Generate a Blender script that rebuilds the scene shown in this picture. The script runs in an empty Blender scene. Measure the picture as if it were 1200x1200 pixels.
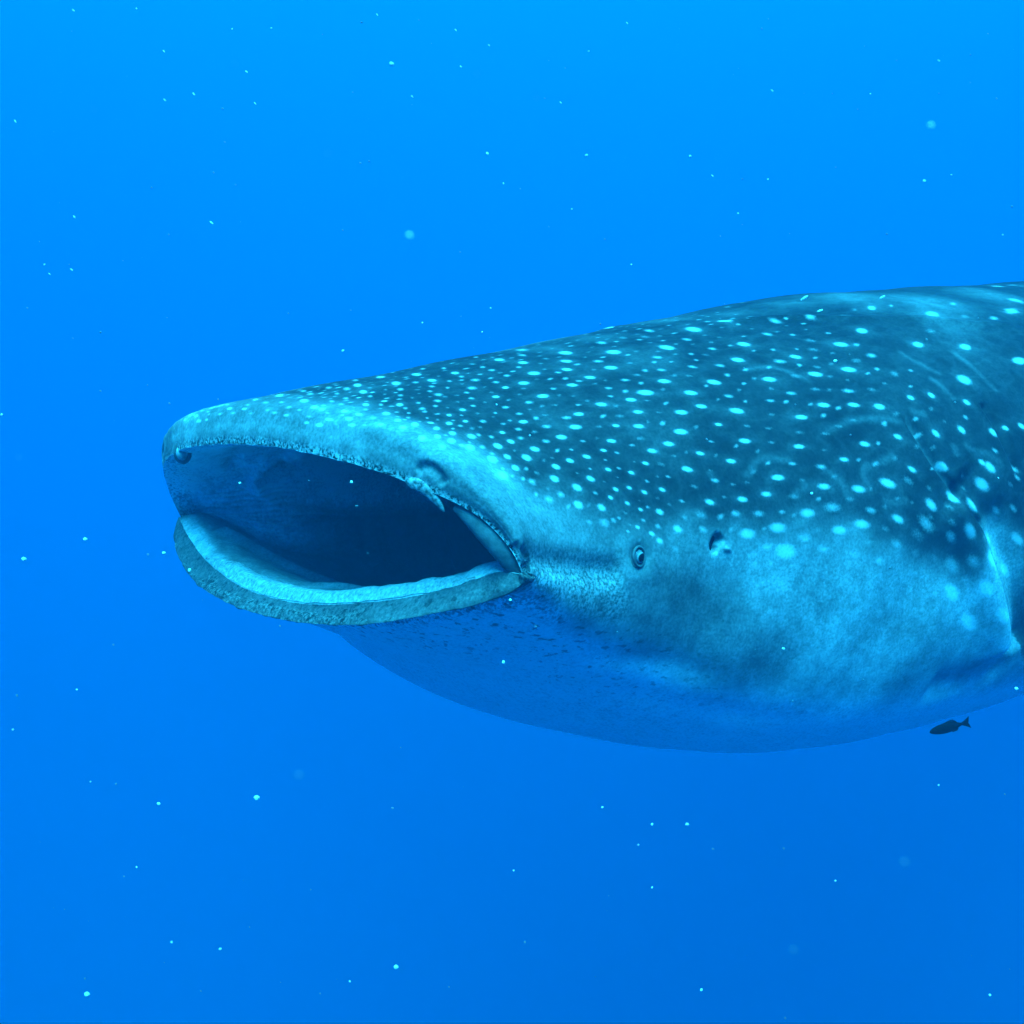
import bpy, bmesh, math, random
import numpy as np
from mathutils import Matrix, Vector

scene = bpy.context.scene
random.seed(7)
rng = np.random.default_rng(7)

# ------------------------------------------------------------------ camera
FOCAL_PX = 1380.0
PITCH = math.radians(-2.0)
cam_data = bpy.data.cameras.new('camera')
cam_data.sensor_width = 36.0
cam_data.lens = 36.0 * FOCAL_PX / 1200.0
cam_data.clip_start = 0.02
cam_data.clip_end = 1000.0
cam_data.dof.use_dof = True
cam_data.dof.focus_distance = 2.1
cam_data.dof.aperture_fstop = 16.0
cam = bpy.data.objects.new('camera', cam_data)
scene.collection.objects.link(cam)
cam.rotation_euler = (math.pi / 2 + PITCH, 0.0, 0.0)
scene.camera = cam
CAM_M = Matrix.Rotation(math.pi / 2 + PITCH, 4, 'X')

# ------------------------------------------------------------------ sky, sun, exposure
SUN_DIR = Vector((-0.02, -0.50, 0.865)).normalized()
sun_el = math.asin(SUN_DIR.z)
sun_az = math.atan2(SUN_DIR.x, SUN_DIR.y)
world = bpy.data.worlds.new('World')
scene.world = world
world.use_nodes = True
wn = world.node_tree.nodes
sky = wn.new('ShaderNodeTexSky')
sky.sky_type = 'NISHITA'
sky.sun_disc = False
sky.sun_elevation = sun_el
sky.sun_rotation = sun_az
world.node_tree.links.new(sky.outputs[0], wn['Background'].inputs[0])
wn['Background'].inputs[1].default_value = 0.06
sun_data = bpy.data.lights.new('sun', 'SUN')
sun_data.energy = 4.0
sun_data.angle = math.radians(50)   # the sunlight arrives scattered by the waves and the water above
sun_data.color = (1.0, 0.97, 0.92)
sun = bpy.data.objects.new('sun', sun_data)
scene.collection.objects.link(sun)
sun.rotation_euler = SUN_DIR.to_track_quat('Z', 'Y').to_euler()
sun.location = SUN_DIR * 60
scene.view_settings.view_transform = 'Standard'
scene.view_settings.look = 'None'
scene.view_settings.exposure = EXPOSURE = 6.62
scene.view_settings.gamma = 1.0
scene.view_settings.use_curve_mapping = False
scene.cycles.use_denoising = True
scene.cycles.max_bounces = 6
scene.cycles.diffuse_bounces = 5
scene.cycles.volume_bounces = 2
scene.cycles.use_adaptive_sampling = False

# ------------------------------------------------------------------ traced surface data (v along the body, angle round it)
SPOTS = [[2.073,1.487,24985,-14906,13764,0.017,2],[2.006,1.375,17328,-5249,10670,0.011,3],[1.968,1.312,22038,-7354,17776,0.009,2],[1.796,1.333,12930,-3369,9741,0.011,3],[1.901,1.375,42082,-27595,30206,0.011,1],[1.853,1.285,25713,-10413,22978,0.008,2],[1.739,1.215,38245,-20506,40606,0.007,2],[1.682,1.257,16855,-3726,17448,0.009,2],[1.586,1.208,22567,-6730,27087,0.008,2],[1.577,1.159,8934,-1620,13021,0.011,2],[1.586,1.131,24202,-5340,37311,0.007,1],[1.472,1.103,11102,-2629,18561,0.01,2],[1.377,1.061,21096,-6483,37390,0.007,2],[2.187,1.445,11614,-4054,5282,0.017,1],[2.158,1.368,20926,-8488,14223,0.011,2],[2.139,1.306,15917,-974,12601,0.009,2],[2.301,1.417,11416,-3398,5772,0.015,3],[2.34,1.564,19893,-12262,11600,0.019,2],[2.34,1.487,20858,-12953,12322,0.018,1],[1.968,1.243,10348,17,10855,0.01,2],[1.853,1.173,7810,497,10874,0.011,2],[1.768,1.138,20049,1048,31716,0.007,2],[1.72,1.082,19443,2095,36593,0.007,2],[1.586,1.068,33252,-11513,55844,0.006,1],[1.634,1.019,18415,2194,40789,0.007,2],[1.51,0.998,21126,-561,46374,0.007,3],[1.338,0.97,31000,-8388,64197,0.006,3],[1.147,0.977,48071,-40507,89580,0.007,2],[1.192,0.949,33287,-16196,67145,0.006,1],[1.224,0.908,19162,-6508,40586,0.008,3],[1.377,0.908,32093,-2113,70210,0.006,3],[1.057,0.88,14812,-14708,38578,0.011,3],[1.185,0.866,36233,-14604,82454,0.006,2],[1.117,0.831,12052,-8533,32651,0.011,3],[0.936,0.81,13902,-15796,39160,0.013,3],[0.996,0.768,7194,-7481,23582,0.015,3],[1.234,0.796,10094,-998,21370,0.01,3],[0.808,0.726,5880,-5419,15602,0.017,2],[1.087,0.719,5525,-3196,17792,0.015,3],[1.2,0.719,13788,-130,28763,0.009,2],[1.51,0.894,13394,2764,30684,0.009,2],[1.338,0.852,16182,-251,34711,0.008,1],[1.625,0.859,32202,14981,74633,0.006,2],[1.567,0.956,24713,4079,59007,0.006,1],[1.748,1.033,28889,394,56716,0.006,1],[1.634,0.915,42506,-3330,90197,0.005,1],[1.691,0.942,38673,-1388,83188,0.005,2],[1.891,1.103,28816,-2105,45207,0.006,1],[1.863,1.061,21418,6983,42176,0.007,3],[1.996,1.117,23993,3486,37822,0.007,3],[2.015,1.18,16132,2835,21336,0.008,2],[2.13,1.257,26752,-8780,26230,0.008,1],[2.12,1.215,16256,2439,18881,0.008,2],[2.559,1.55,4077,-2313,2061,0.043,2],[2.425,1.424,9513,-3079,4917,0.017,2],[2.311,1.312,11532,-545,9123,0.011,3],[2.244,1.271,20794,-4188,19942,0.008,2],[2.225,1.18,8641,2506,11702,0.012,3],[2.101,1.117,11253,4489,18555,0.01,3],[2.178,1.124,28053,38,41720,0.006,1],[2.054,1.075,22439,10463,41782,0.007,1],[1.806,0.97,13063,6309,32458,0.009,2],[1.815,0.908,18806,12051,50707,0.008,2],[1.768,0.852,17015,11837,44383,0.009,3],[1.672,0.81,17638,10756,38978,0.009,2],[1.529,0.803,33283,13285,66109,0.006,3],[1.605,0.754,22171,12857,42354,0.008,2],[1.396,0.782,19931,4416,38650,0.007,2],[1.501,0.74,20492,8525,35255,0.008,3],[1.348,0.719,11004,2499,19677,0.01,3],[1.319,0.649,17694,4653,30006,0.008,3],[1.155,0.635,5436,-191,14096,0.014,3],[1.281,0.579,14331,4199,25367,0.009,3],[1.087,0.531,3741,101,14574,0.016,3],[1.472,0.635,12993,5955,19285,0.01,3],[1.605,0.677,16521,10103,26729,0.01,3],[1.958,0.97,12823,8237,31052,0.01,2],[1.901,0.922,33230,15992,83018,0.006,1],[1.987,1.04,30199,4737,56317,0.006,1],[2.063,0.991,10670,7337,24341,0.012,3],[1.93,0.866,24067,20735,68755,0.008,1],[1.853,0.796,13094,11512,34401,0.011,2],[2.425,1.312,12393,-524,10136,0.01,1],[2.349,1.264,17350,-1071,17471,0.008,1],[2.559,1.347,5242,-776,3824,0.017,3],[2.454,1.243,8799,1329,9758,0.011,3],[2.368,1.159,10939,4269,16301,0.011,3],[2.311,1.145,16876,7024,26200,0.009,2],[2.158,1.026,21893,14726,46194,0.008,2],[2.254,1.026,12575,8954,26384,0.011,3],[2.311,1.047,22132,15079,44167,0.008,2],[2.378,1.061,12303,8061,23417,0.011,3],[2.044,0.915,21583,18367,56637,0.009,1],[2.178,0.949,34343,18218,76413,0.006,1],[2.139,0.887,33954,31011,88566,0.007,2],[2.082,0.831,16499,17237,47018,0.011,3],[2.006,0.824,13430,13434,39381,0.011,2],[1.987,0.761,11625,12358,33275,0.013,3],[1.853,0.719,15411,14346,35889,0.011,3],[1.739,0.712,19540,15419,39095,0.01,2],[1.939,0.677,43870,46052,107134,0.007,2],[1.825,0.642,71119,64974,140759,0.006,2],[1.653,0.614,74769,53113,117807,0.005,1],[1.748,0.586,33168,26654,53499,0.008,3],[1.872,0.593,34999,33472,67114,0.008,3],[1.615,0.565,25530,16947,36666,0.009,3],[1.825,0.531,100707,86114,165890,0.005,2],[1.72,0.517,87847,67539,126947,0.005,1],[1.52,0.503,17292,10415,24361,0.01,3],[1.777,0.482,27572,22522,40043,0.01,3],[1.424,0.545,25439,12082,37431,0.007,1],[1.31,0.496,10120,4638,18072,0.011,2],[1.396,0.454,35174,20605,57245,0.007,1],[1.634,0.447,18277,13066,25003,0.011,3],[1.462,0.419,13829,9142,21523,0.011,2],[1.329,0.398,8386,5619,16155,0.014,2],[1.548,0.363,13907,10227,20771,0.012,3],[1.739,0.412,53075,41443,72058,0.007,2],[2.769,1.375,5969,-1599,3861,0.018,2],[2.683,1.243,5038,578,5113,0.015,3],[2.549,1.187,8202,2541,10696,0.012,2],[2.53,1.11,8086,4162,12947,0.013,3],[2.626,1.117,16425,7756,24313,0.009,1],[2.883,1.382,7317,-2367,4507,0.018,1],[3.064,1.417,5862,-2681,3294,0.025,2],[2.95,1.34,6085,-1508,3952,0.018,1],[2.883,1.187,4389,783,4443,0.017,3],[2.759,1.117,8647,3609,11616,0.013,2],[2.673,1.019,12632,8599,22013,0.012,2],[2.607,0.942,10094,8668,20518,0.014,3],[2.483,0.998,13377,10499,26932,0.011,2],[2.368,0.963,18381,16074,41126,0.01,2],[2.321,0.908,26629,25894,64563,0.009,2],[2.473,0.894,6310,6171,14504,0.018,3],[2.378,0.866,15823,16307,38846,0.012,3],[2.235,0.866,13724,14274,35842,0.012,3],[2.34,0.789,19484,22068,51372,0.011,3],[2.435,0.845,32449,34169,79164,0.008,1],[2.416,0.768,34717,39664,90201,0.008,1],[2.502,0.747,12459,14369,32133,0.014,3],[2.635,0.845,10005,10089,22812,0.015,3],[2.607,0.761,14758,16478,36982,0.013,3],[2.416,0.649,11183,13393,28934,0.016,3],[2.321,0.6,18603,21215,42710,0.013,3],[2.225,0.579,24961,27381,53005,0.011,3],[2.273,0.712,18142,21403,48818,0.012,3],[2.178,0.733,36729,43276,103368,0.008,3],[2.101,0.74,24364,28436,70559,0.01,1],[2.225,0.649,17575,20558,44045,0.013,1],[2.158,0.621,43550,48840,100334,0.008,2],[2.082,0.656,24766,28206,62215,0.01,3],[1.996,0.614,49877,53257,111585,0.007,3],[2.054,0.593,53367,56936,113506,0.007,2],[2.788,0.887,7339,6547,15279,0.017,3],[2.807,1.005,10920,7149,18160,0.012,2],[2.921,0.984,9352,6061,15635,0.013,2],[3.036,1.229,8317,17,6619,0.012,2],[3.169,1.312,4051,-1000,2360,0.023,3],[3.331,1.312,4838,-1495,2666,0.023,3],[3.026,1.11,10288,3127,11736,0.011,2],[2.769,0.796,11845,12378,28393,0.014,2],[2.597,0.656,30842,37215,83860,0.009,3],[2.502,0.579,48314,57883,124385,0.008,2],[2.416,0.531,31169,35289,70323,0.01,3],[2.521,0.475,19630,23666,53174,0.012,3],[2.311,0.468,20246,20602,36711,0.013,3],[2.301,0.538,44954,48345,90205,0.008,1],[2.149,0.524,49389,49895,89246,0.008,3],[2.206,0.447,76770,72410,120868,0.007,2],[2.044,0.489,59792,56666,98145,0.007,3],[1.996,0.517,70414,67544,121680,0.006,2],[1.93,0.517,56476,52337,94106,0.007,3],[1.958,0.565,88830,81513,173502,0.005,2],[2.101,0.538,95049,93938,175910,0.005,1],[2.95,1.075,15790,6689,20816,0.009,1],[2.731,0.949,19884,15948,37855,0.01,1],[2.559,1.019,14526,10521,27139,0.011,1],[2.216,0.51,26474,27065,48120,0.011,1],[2.244,0.782,12078,13780,33076,0.014,1],[1.853,0.461,120032,99324,177724,0.005,1],[1.949,0.475,102012,90934,156329,0.005,1],[1.891,0.419,57754,47892,79847,0.007,3],[1.977,0.419,72654,62011,102553,0.006,3],[2.092,0.44,75999,68295,112522,0.007,2],[2.044,0.391,59512,49931,80818,0.007,3],[2.139,0.391,50965,44434,71441,0.008,3],[2.092,0.356,66136,54325,86952,0.007,1],[2.158,0.454,69699,65147,108648,0.007,1],[2.13,0.321,64250,51934,83326,0.007,1],[2.197,0.328,57059,48691,79777,0.007,2],[2.292,0.384,24798,23784,41387,0.011,1],[2.397,0.398,21736,23418,46658,0.011,2],[2.406,0.447,57416,62775,123494,0.007,1],[2.321,0.307,20683,20108,38818,0.011,3],[2.397,0.321,32216,34283,74650,0.009,1],[1.825,0.384,67812,53336,89655,0.006,3],[1.911,0.349,68214,53975,89017,0.007,3],[1.987,0.356,144189,109956,199431,0.004,1],[2.015,0.321,85655,68071,111277,0.006,2],[1.968,0.314,83505,65655,108555,0.006,3],[2.063,0.293,54108,42710,69728,0.007,3],[1.72,0.342,22181,17098,29897,0.011,3],[1.682,0.272,9059,7179,13145,0.017,2],[1.863,0.307,57525,44539,75332,0.007,1],[1.806,0.286,59909,46452,80591,0.007,2],[1.758,0.279,32166,25008,44469,0.009,2],[1.853,0.251,106263,82839,145499,0.005,1],[1.949,0.265,100239,77997,132987,0.005,2],[1.891,0.237,70813,55134,97710,0.006,3],[1.815,0.223,66918,52690,96130,0.006,2],[1.958,0.202,67208,52649,95167,0.006,3],[2.015,0.23,46701,36398,63157,0.008,2],[2.111,0.209,31946,24914,43725,0.009,3],[1.987,0.168,48266,37535,71187,0.007,3],[2.063,0.126,20621,15619,31250,0.01,1],[2.168,0.258,39815,32561,55082,0.008,1],[2.254,0.258,13118,11647,21390,0.014,1],[2.235,0.195,20215,17105,34065,0.011,2],[1.863,0.182,69354,54432,102732,0.006,1],[2.054,0.175,56478,43380,80682,0.007,1],[1.558,0.279,26901,21808,42999,0.009,2],[3.484,1.222,4241,-594,2872,0.019,2],[3.608,1.173,5130,-273,4302,0.015,2],[3.751,1.131,4930,-3,5284,0.014,2],[3.322,1.124,6940,1202,6493,0.013,2],[3.16,1.089,6722,2108,7395,0.014,3],[3.026,0.998,7200,4176,11269,0.015,3],[3.245,0.935,8525,5877,15666,0.014,3],[3.16,0.929,5987,4330,11147,0.017,2],[3.493,0.949,4766,2813,8863,0.017,3],[3.369,0.803,5564,5155,13979,0.018,3],[3.217,0.817,5920,5668,14935,0.018,3],[3.017,0.845,7073,6575,16472,0.016,3],[3.026,0.747,9749,10807,27807,0.015,2],[2.912,0.733,15526,17551,43009,0.012,2],[3.264,0.698,6119,6744,17709,0.018,2],[3.141,0.74,8413,9316,24609,0.015,1],[3.102,0.656,8388,10356,28199,0.016,3],[3.226,0.628,9589,11150,28743,0.015,3],[2.959,0.621,9924,12602,33732,0.015,3],[2.731,0.712,8398,9729,22371,0.017,3],[2.854,0.663,18254,22213,54593,0.011,1],[2.893,0.552,14518,19137,51576,0.012,1],[3.083,0.545,12691,16705,47995,0.013,1],[2.998,0.524,12510,16846,49735,0.013,1],[2.645,0.559,12794,16143,38325,0.014,3],[2.845,0.489,12497,16530,46136,0.013,3],[2.75,0.531,18312,23802,60960,0.011,1],[2.788,0.6,16642,21129,52147,0.012,1],[2.711,0.628,17886,22097,52084,0.012,1],[2.94,0.454,21829,29446,89557,0.01,1],[3.141,0.447,10492,11361,31378,0.013,3],[3.169,0.559,17753,21845,57606,0.011,1],[3.36,0.956,5913,3613,10377,0.016,1],[3.264,0.852,9625,8460,22479,0.014,1],[3.446,0.838,3919,1069,9234,0.016,1],[3.131,0.831,6973,6580,16776,0.017,1],[3.674,1.571,5756,-4823,5982,0.031,1],[3.808,1.606,6542,-6052,8344,0.027,1],[3.875,1.18,6239,-5116,10810,0.019,1],[3.417,1.019,4678,2008,6699,0.017,1],[2.673,0.37,8536,10726,31268,0.015,3],[2.854,0.3,6471,7759,27561,0.016,3],[3.007,0.398,12991,17225,54942,0.012,3],[2.588,0.307,12769,14854,45454,0.012,3],[2.473,0.3,13201,14919,39033,0.013,3],[3.017,0.265,8139,9639,30769,0.015,3],[2.883,0.384,8179,10664,34107,0.015,2],[2.416,0.244,14514,14939,38343,0.012,2],[2.521,0.23,11554,11805,38827,0.012,2],[2.626,0.223,23957,24509,87602,0.008,2],[2.74,0.202,6556,6382,25402,0.015,3],[2.864,0.209,3436,3519,14630,0.02,2],[2.874,0.112,5927,4677,22991,0.015,3],[2.988,0.119,5658,5353,20478,0.016,3],[2.588,0.161,5439,4651,18532,0.016,3],[2.444,0.154,6763,5864,19869,0.015,3],[2.702,0.105,4680,3351,16126,0.016,2],[2.788,0.049,5125,3011,17086,0.015,2],[2.607,0.063,2763,1631,8325,0.021,3],[2.521,0.091,7882,5191,23459,0.013,2],[2.931,0.007,5220,3238,16983,0.015,1],[2.769,0.126,10574,8284,39255,0.011,1],[2.53,0.37,23908,28890,74175,0.01,1],[2.464,0.37,31770,36837,84957,0.009,1],[2.769,0.342,21075,26113,83125,0.009,1],[2.702,0.279,11080,12632,42697,0.012,1],[2.769,0.419,15872,20673,59533,0.011,2],[2.959,0.23,11872,13221,48608,0.011,1],[3.961,1.166,5114,-4463,9704,0.02,3],[4.065,1.152,10380,-9786,21869,0.014,2],[4.151,1.033,1406,-1132,3808,0.032,3],[4.447,1.117,3910,-4659,11389,0.024,2],[4.313,0.991,2343,-2013,7689,0.024,1],[4.704,1.005,1055,-1255,4361,0.04,3],[4.456,0.949,1839,-1630,7214,0.027,2],[3.674,1.005,3484,-1080,6992,0.018,3],[3.97,0.922,2675,-1031,7629,0.02,1],[3.808,0.859,3512,-206,8820,0.017,3],[4.018,0.796,2563,-231,8192,0.02,3],[4.227,0.677,1654,201,6943,0.025,3],[3.817,0.635,2950,853,4888,0.02,3],[3.531,0.845,4588,876,10460,0.015,2],[3.608,0.726,16771,5476,31121,0.008,2],[3.522,0.726,4861,1966,9642,0.016,1],[3.484,0.6,17726,8199,24264,0.009,3],[3.589,0.593,15115,5046,17297,0.01,3],[3.322,0.593,8300,6048,17454,0.014,3],[3.732,0.531,14863,4402,16110,0.01,3],[3.674,0.468,20981,6363,19118,0.009,2],[3.56,0.468,38007,12333,32405,0.007,1],[3.484,0.426,14447,5979,12885,0.011,3],[3.617,0.419,13540,4155,10913,0.011,3],[3.76,0.377,10301,4075,10299,0.013,3],[3.837,0.384,21419,9581,25538,0.009,3],[3.932,0.377,11176,5838,16555,0.012,3],[3.303,0.447,16795,12715,27425,0.011,3],[3.36,0.677,8554,5418,19921,0.013,1],[3.436,0.691,15050,7865,30551,0.009,1],[3.293,0.3,18335,13407,23919,0.012,3],[3.16,0.265,8252,8235,18312,0.017,3],[3.446,0.286,19126,9510,16612,0.011,3],[3.665,0.237,12606,6671,12333,0.013,3],[3.636,0.265,37258,18102,34260,0.008,3],[3.722,0.3,16959,7822,16473,0.011,2],[3.617,0.175,9843,5586,9444,0.016,3],[3.436,0.154,15014,7563,12508,0.013,3],[3.331,0.14,11913,6844,12105,0.014,3],[3.551,0.098,10425,5858,9292,0.016,3],[3.684,0.049,16621,11816,18738,0.013,2],[3.76,0.042,17347,13637,22501,0.013,2],[3.808,0.209,15786,9689,18742,0.012,2],[3.798,0.168,21952,14780,27265,0.01,2],[3.751,0.147,26269,17733,31302,0.01,1],[3.045,0.168,10055,10544,32095,0.013,2],[3.16,0.112,12263,10513,24156,0.013,3],[3.293,0.07,4819,2982,5724,0.021,2],[3.398,0.0,9793,4975,9540,0.015,2],[3.474,0.007,8681,4506,7933,0.016,3],[3.398,0.056,20353,10253,18772,0.01,1],[3.551,-0.007,26575,14816,25143,0.01,1],[3.636,-0.014,12919,7879,13074,0.014,3],[3.789,-0.028,9717,7319,11806,0.017,3],[3.141,0.014,6614,5383,14382,0.016,2],[3.236,-0.007,8023,5351,12669,0.015,1],[3.331,-0.021,14177,7645,17327,0.011,1],[3.503,-0.042,5753,2696,5567,0.018,2],[3.589,-0.042,6054,3178,5896,0.019,3],[3.417,-0.042,3674,1707,3962,0.022,2],[3.484,-0.084,7893,3803,8839,0.015,1],[3.57,-0.112,4657,2433,5246,0.02,3],[3.427,-0.112,3982,2042,5238,0.02,3],[3.751,-0.098,8963,5763,10117,0.016,3],[3.055,-0.007,6532,5089,18190,0.015,2],[3.093,0.084,12584,11543,32775,0.012,1],[3.245,0.035,5442,3733,7856,0.019,1],[2.95,0.007,5257,3499,17322,0.015,1],[3.007,0.042,7355,6120,23971,0.014,1],[3.541,0.175,33421,17341,28456,0.009,1],[3.341,0.209,33298,19742,33247,0.009,1],[3.255,0.258,11030,8765,16189,0.015,1],[3.407,0.119,22874,11429,19872,0.01,1],[3.541,0.23,32615,15888,27570,0.008,1],[3.322,0.091,27580,15676,28893,0.009,1],[3.674,-0.216,3857,2608,5308,0.023,3],[3.531,-0.223,3568,2238,5140,0.022,3],[3.732,-0.342,1407,1218,2400,0.041,2],[3.493,-0.154,9927,5411,13242,0.013,1],[3.798,-0.237,9802,7486,13904,0.016,1],[0.891,1.655,33852,-10315,7173,0.017,3],[1.042,1.627,13840,-5495,4057,0.025,3],[0.785,1.571,25913,-7252,6409,0.016,2],[0.875,1.452,17932,-9796,8855,0.02,3],[1.087,1.529,14937,-8046,6928,0.023,2],[1.185,1.599,18388,-7892,6011,0.021,2],[1.291,1.55,18703,-9405,7766,0.021,2],[1.434,1.585,19309,-9578,7847,0.02,1],[1.605,1.585,16251,-8592,7312,0.022,2],[1.405,1.473,17540,-9839,8701,0.021,3],[1.748,1.557,12239,-6935,6176,0.025,3],[1.987,1.669,19625,-11412,10347,0.019,2],[1.882,1.473,11852,-4986,5182,0.02,3],[2.054,1.571,20402,-11442,10117,0.019,2],[1.577,1.375,12136,-6917,8122,0.018,3],[1.253,1.361,18699,-10024,11514,0.015,3],[1.057,1.34,24790,-16265,17808,0.015,2],[1.192,1.292,32925,-17764,24561,0.01,2],[0.906,1.285,27858,-17948,20880,0.013,2],[0.936,1.347,27429,-17546,18483,0.014,2],[0.755,1.354,34723,-12722,12981,0.012,3],[0.732,1.312,51550,-16242,17627,0.009,3],[0.694,1.459,48202,-8808,9092,0.012,2],[0.8,1.522,33953,-13362,11354,0.014,2],[0.581,1.501,78846,1658,7742,0.011,2],[0.551,1.445,154655,8155,15626,0.008,3],[0.664,1.403,106669,-12613,16789,0.008,2],[0.574,1.34,117066,4299,12749,0.009,2],[0.475,1.34,170519,13334,17922,0.008,3],[0.475,1.278,78046,6219,8775,0.011,3],[0.581,1.243,119911,3518,15145,0.008,3],[0.679,1.271,102014,-16402,22503,0.007,2],[0.777,1.215,38676,-17213,22215,0.009,3],[0.657,1.159,66378,-6100,14643,0.008,3],[0.574,1.131,125698,5546,18523,0.007,3],[0.777,1.145,35851,-16516,24766,0.009,3],[1.011,1.215,22834,-16790,23449,0.013,3],[0.913,1.166,33048,-23942,35096,0.01,2],[1.087,1.18,28619,-20694,33468,0.01,2],[0.785,1.075,23970,-12135,21332,0.01,2],[0.951,1.082,15699,-13101,22772,0.013,3],[0.898,0.998,19441,-16780,33869,0.011,3],[0.709,1.012,48554,-10426,27828,0.007,3],[0.8,0.929,17382,-10803,27923,0.01,3],[0.951,0.935,12170,-12937,25840,0.015,3],[1.224,1.033,25586,-12342,43275,0.007,2],[1.253,1.061,14827,-6601,24040,0.009,2],[1.162,1.096,26289,-16705,38339,0.008,2],[1.185,1.138,20762,-11721,25657,0.009,3],[1.102,1.047,34394,-27889,60516,0.008,2],[1.019,1.005,33317,-31085,66508,0.008,2],[1.462,1.285,15541,-8356,13361,0.013,2],[1.348,1.222,28218,-14797,28443,0.009,2],[1.319,1.117,27694,-10676,40411,0.007,2],[0.77,0.817,14320,-11667,26037,0.012,3],[0.732,1.62,58574,-5835,9044,0.011,2],[0.657,1.689,99875,-1133,9769,0.01,3],[0.642,1.613,106738,-1748,10458,0.01,3],[0.777,1.752,43481,-6319,5366,0.015,2],[0.634,1.822,111658,-3732,11056,0.01,2],[0.558,1.578,137743,449,13453,0.009,2],[0.566,1.655,81332,-1508,7977,0.011,2],[0.558,1.724,84155,-2790,8331,0.011,2],[0.619,1.934,122410,-7444,12505,0.009,2],[0.687,1.892,73013,-5062,7557,0.012,2],[0.626,1.536,116605,-3615,12202,0.009,2],[0.453,1.515,165270,8284,16645,0.008,1],[1.14,1.431,34502,-20086,18645,0.014,2],[0.536,1.208,146779,10351,18313,0.008,1],[0.694,1.201,127789,-25905,38191,0.006,2],[0.891,1.215,56688,-40768,50934,0.009,1],[0.626,1.075,140698,-2328,28905,0.006,2],[1.291,1.271,46146,-28757,38711,0.009,1],[1.386,1.319,44573,-28294,33852,0.01,1],[1.367,1.173,41382,-24881,47430,0.007,1],[1.682,1.34,17416,-5656,12884,0.011,2],[1.367,1.389,25423,-14195,15334,0.014,1],[1.281,1.459,14978,-8150,7169,0.022,2],[0.815,1.333,47866,-24113,25481,0.01,2]]
SQUIGGLES = [[[2.959,0.922],[3.036,0.922],[3.093,0.908],[3.121,0.873],[3.141,0.817],[3.169,0.775]],[[2.521,0.377],[2.568,0.412],[2.626,0.454],[2.683,0.468],[2.721,0.454],[2.759,0.433],[2.778,0.412]],[[2.854,0.398],[2.893,0.37],[2.921,0.335],[2.95,0.293],[2.95,0.251],[2.969,0.216]],[[2.769,0.349],[2.769,0.314],[2.731,0.293],[2.692,0.279]],[[2.406,0.447],[2.397,0.419],[2.397,0.384]],[[3.674,0.852],[3.674,0.789],[3.694,0.747],[3.713,0.705],[3.741,0.677]],[[3.427,0.545],[3.465,0.524],[3.503,0.517]],[[3.655,0.684],[3.674,0.642],[3.684,0.579],[3.684,0.545]],[[3.913,0.803],[3.922,0.74],[3.922,0.67],[3.922,0.6],[3.932,0.531]],[[3.102,0.202],[3.169,0.182],[3.236,0.175]],[[3.255,0.384],[3.207,0.363],[3.141,0.356],[3.074,0.342],[3.064,0.3],[3.083,0.265]],[[3.598,0.377],[3.608,0.335],[3.655,0.307],[3.703,0.272],[3.741,0.216]],[[3.541,0.377],[3.531,0.307]],[[2.158,0.258],[2.216,0.265],[2.282,0.258]],[[2.969,0.524],[3.074,0.545],[3.169,0.559],[3.293,0.538],[3.379,0.496]]]
DORSAL_EDGE = [[0.777, 1.955], [0.611, 1.571], [0.589, 1.354], [0.74, 1.005], [0.913, 0.768], [0.966, 0.607], [1.042, 0.447], [1.205, 0.328], [1.482, 0.202], [1.787, 0.126], [2.054, 0.091], [2.235, 0.098], [2.406, 0.077], [2.597, 0.042], [2.921, -0.007], [3.188, -0.049], [3.36, -0.098], [3.522, -0.126], [3.608, -0.07], [3.665, -0.028], [3.722, -0.042], [3.789, -0.182], [3.98, -0.524]]
BELLY_EDGE = [[0.362, -1.312], [0.785, -1.138], [0.777, -0.831], [0.853, -0.349], [1.049, -0.272], [1.396, -0.3], [1.987, -0.412], [2.444, -0.524], [2.864, -0.559], [3.474, -0.614], [3.732, -0.649], [4.104, -0.663]]
STROKES = {"lipend": [], "jaw": [[0.475, 0.063], [0.785, 0.028], [1.102, 0.07], [1.453, 0.07], [1.72, 0.056]], "gill": [[3.407, 0.565], [3.398, 0.475], [3.407, 0.349], [3.436, 0.251], [3.484, 0.161], [3.531, 0.07], [3.598, -0.007], [3.665, -0.077], [3.732, -0.188], [3.798, -0.314], [3.846, -0.433]], "gill2": [[3.808, 0.524], [3.808, 0.433], [3.798, 0.314], [3.817, 0.161]], "rict": [[0.242, 0.161], [0.491, 0.07], [0.475, 0.007], [0.687, -0.133]], "rict2": [[0.657, 0.091], [0.74, 0.028], [0.762, -0.014]], "lip": [[0.777, -0.23], [0.785, -0.37], [0.77, -0.545], [0.77, -0.705], [0.762, -0.908], [0.755, -1.117], [0.302, -1.236]], "nos": [[0.226, 0.796], [0.377, 0.747], [0.408, 0.698], [0.347, 0.663], [0.234, 0.635]], "keel": [[3.179, 1.292], [3.503, 1.264], [3.694, 1.124], [3.97, 1.033], [4.304, 0.915], [4.542, 0.88]], "under": [[3.436, -0.517], [3.551, -0.524], [3.674, -0.531], [3.789, -0.517], [3.894, -0.482]], "throat": [[1.026, -1.515], [0.996, -1.04], [1.243, -0.614], [1.987, -0.412], [2.454, -0.454]], "throat2": [[1.319, -1.515], [1.453, -1.012], [1.968, -0.698], [2.483, -0.67], [2.921, -0.663]]}
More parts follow.
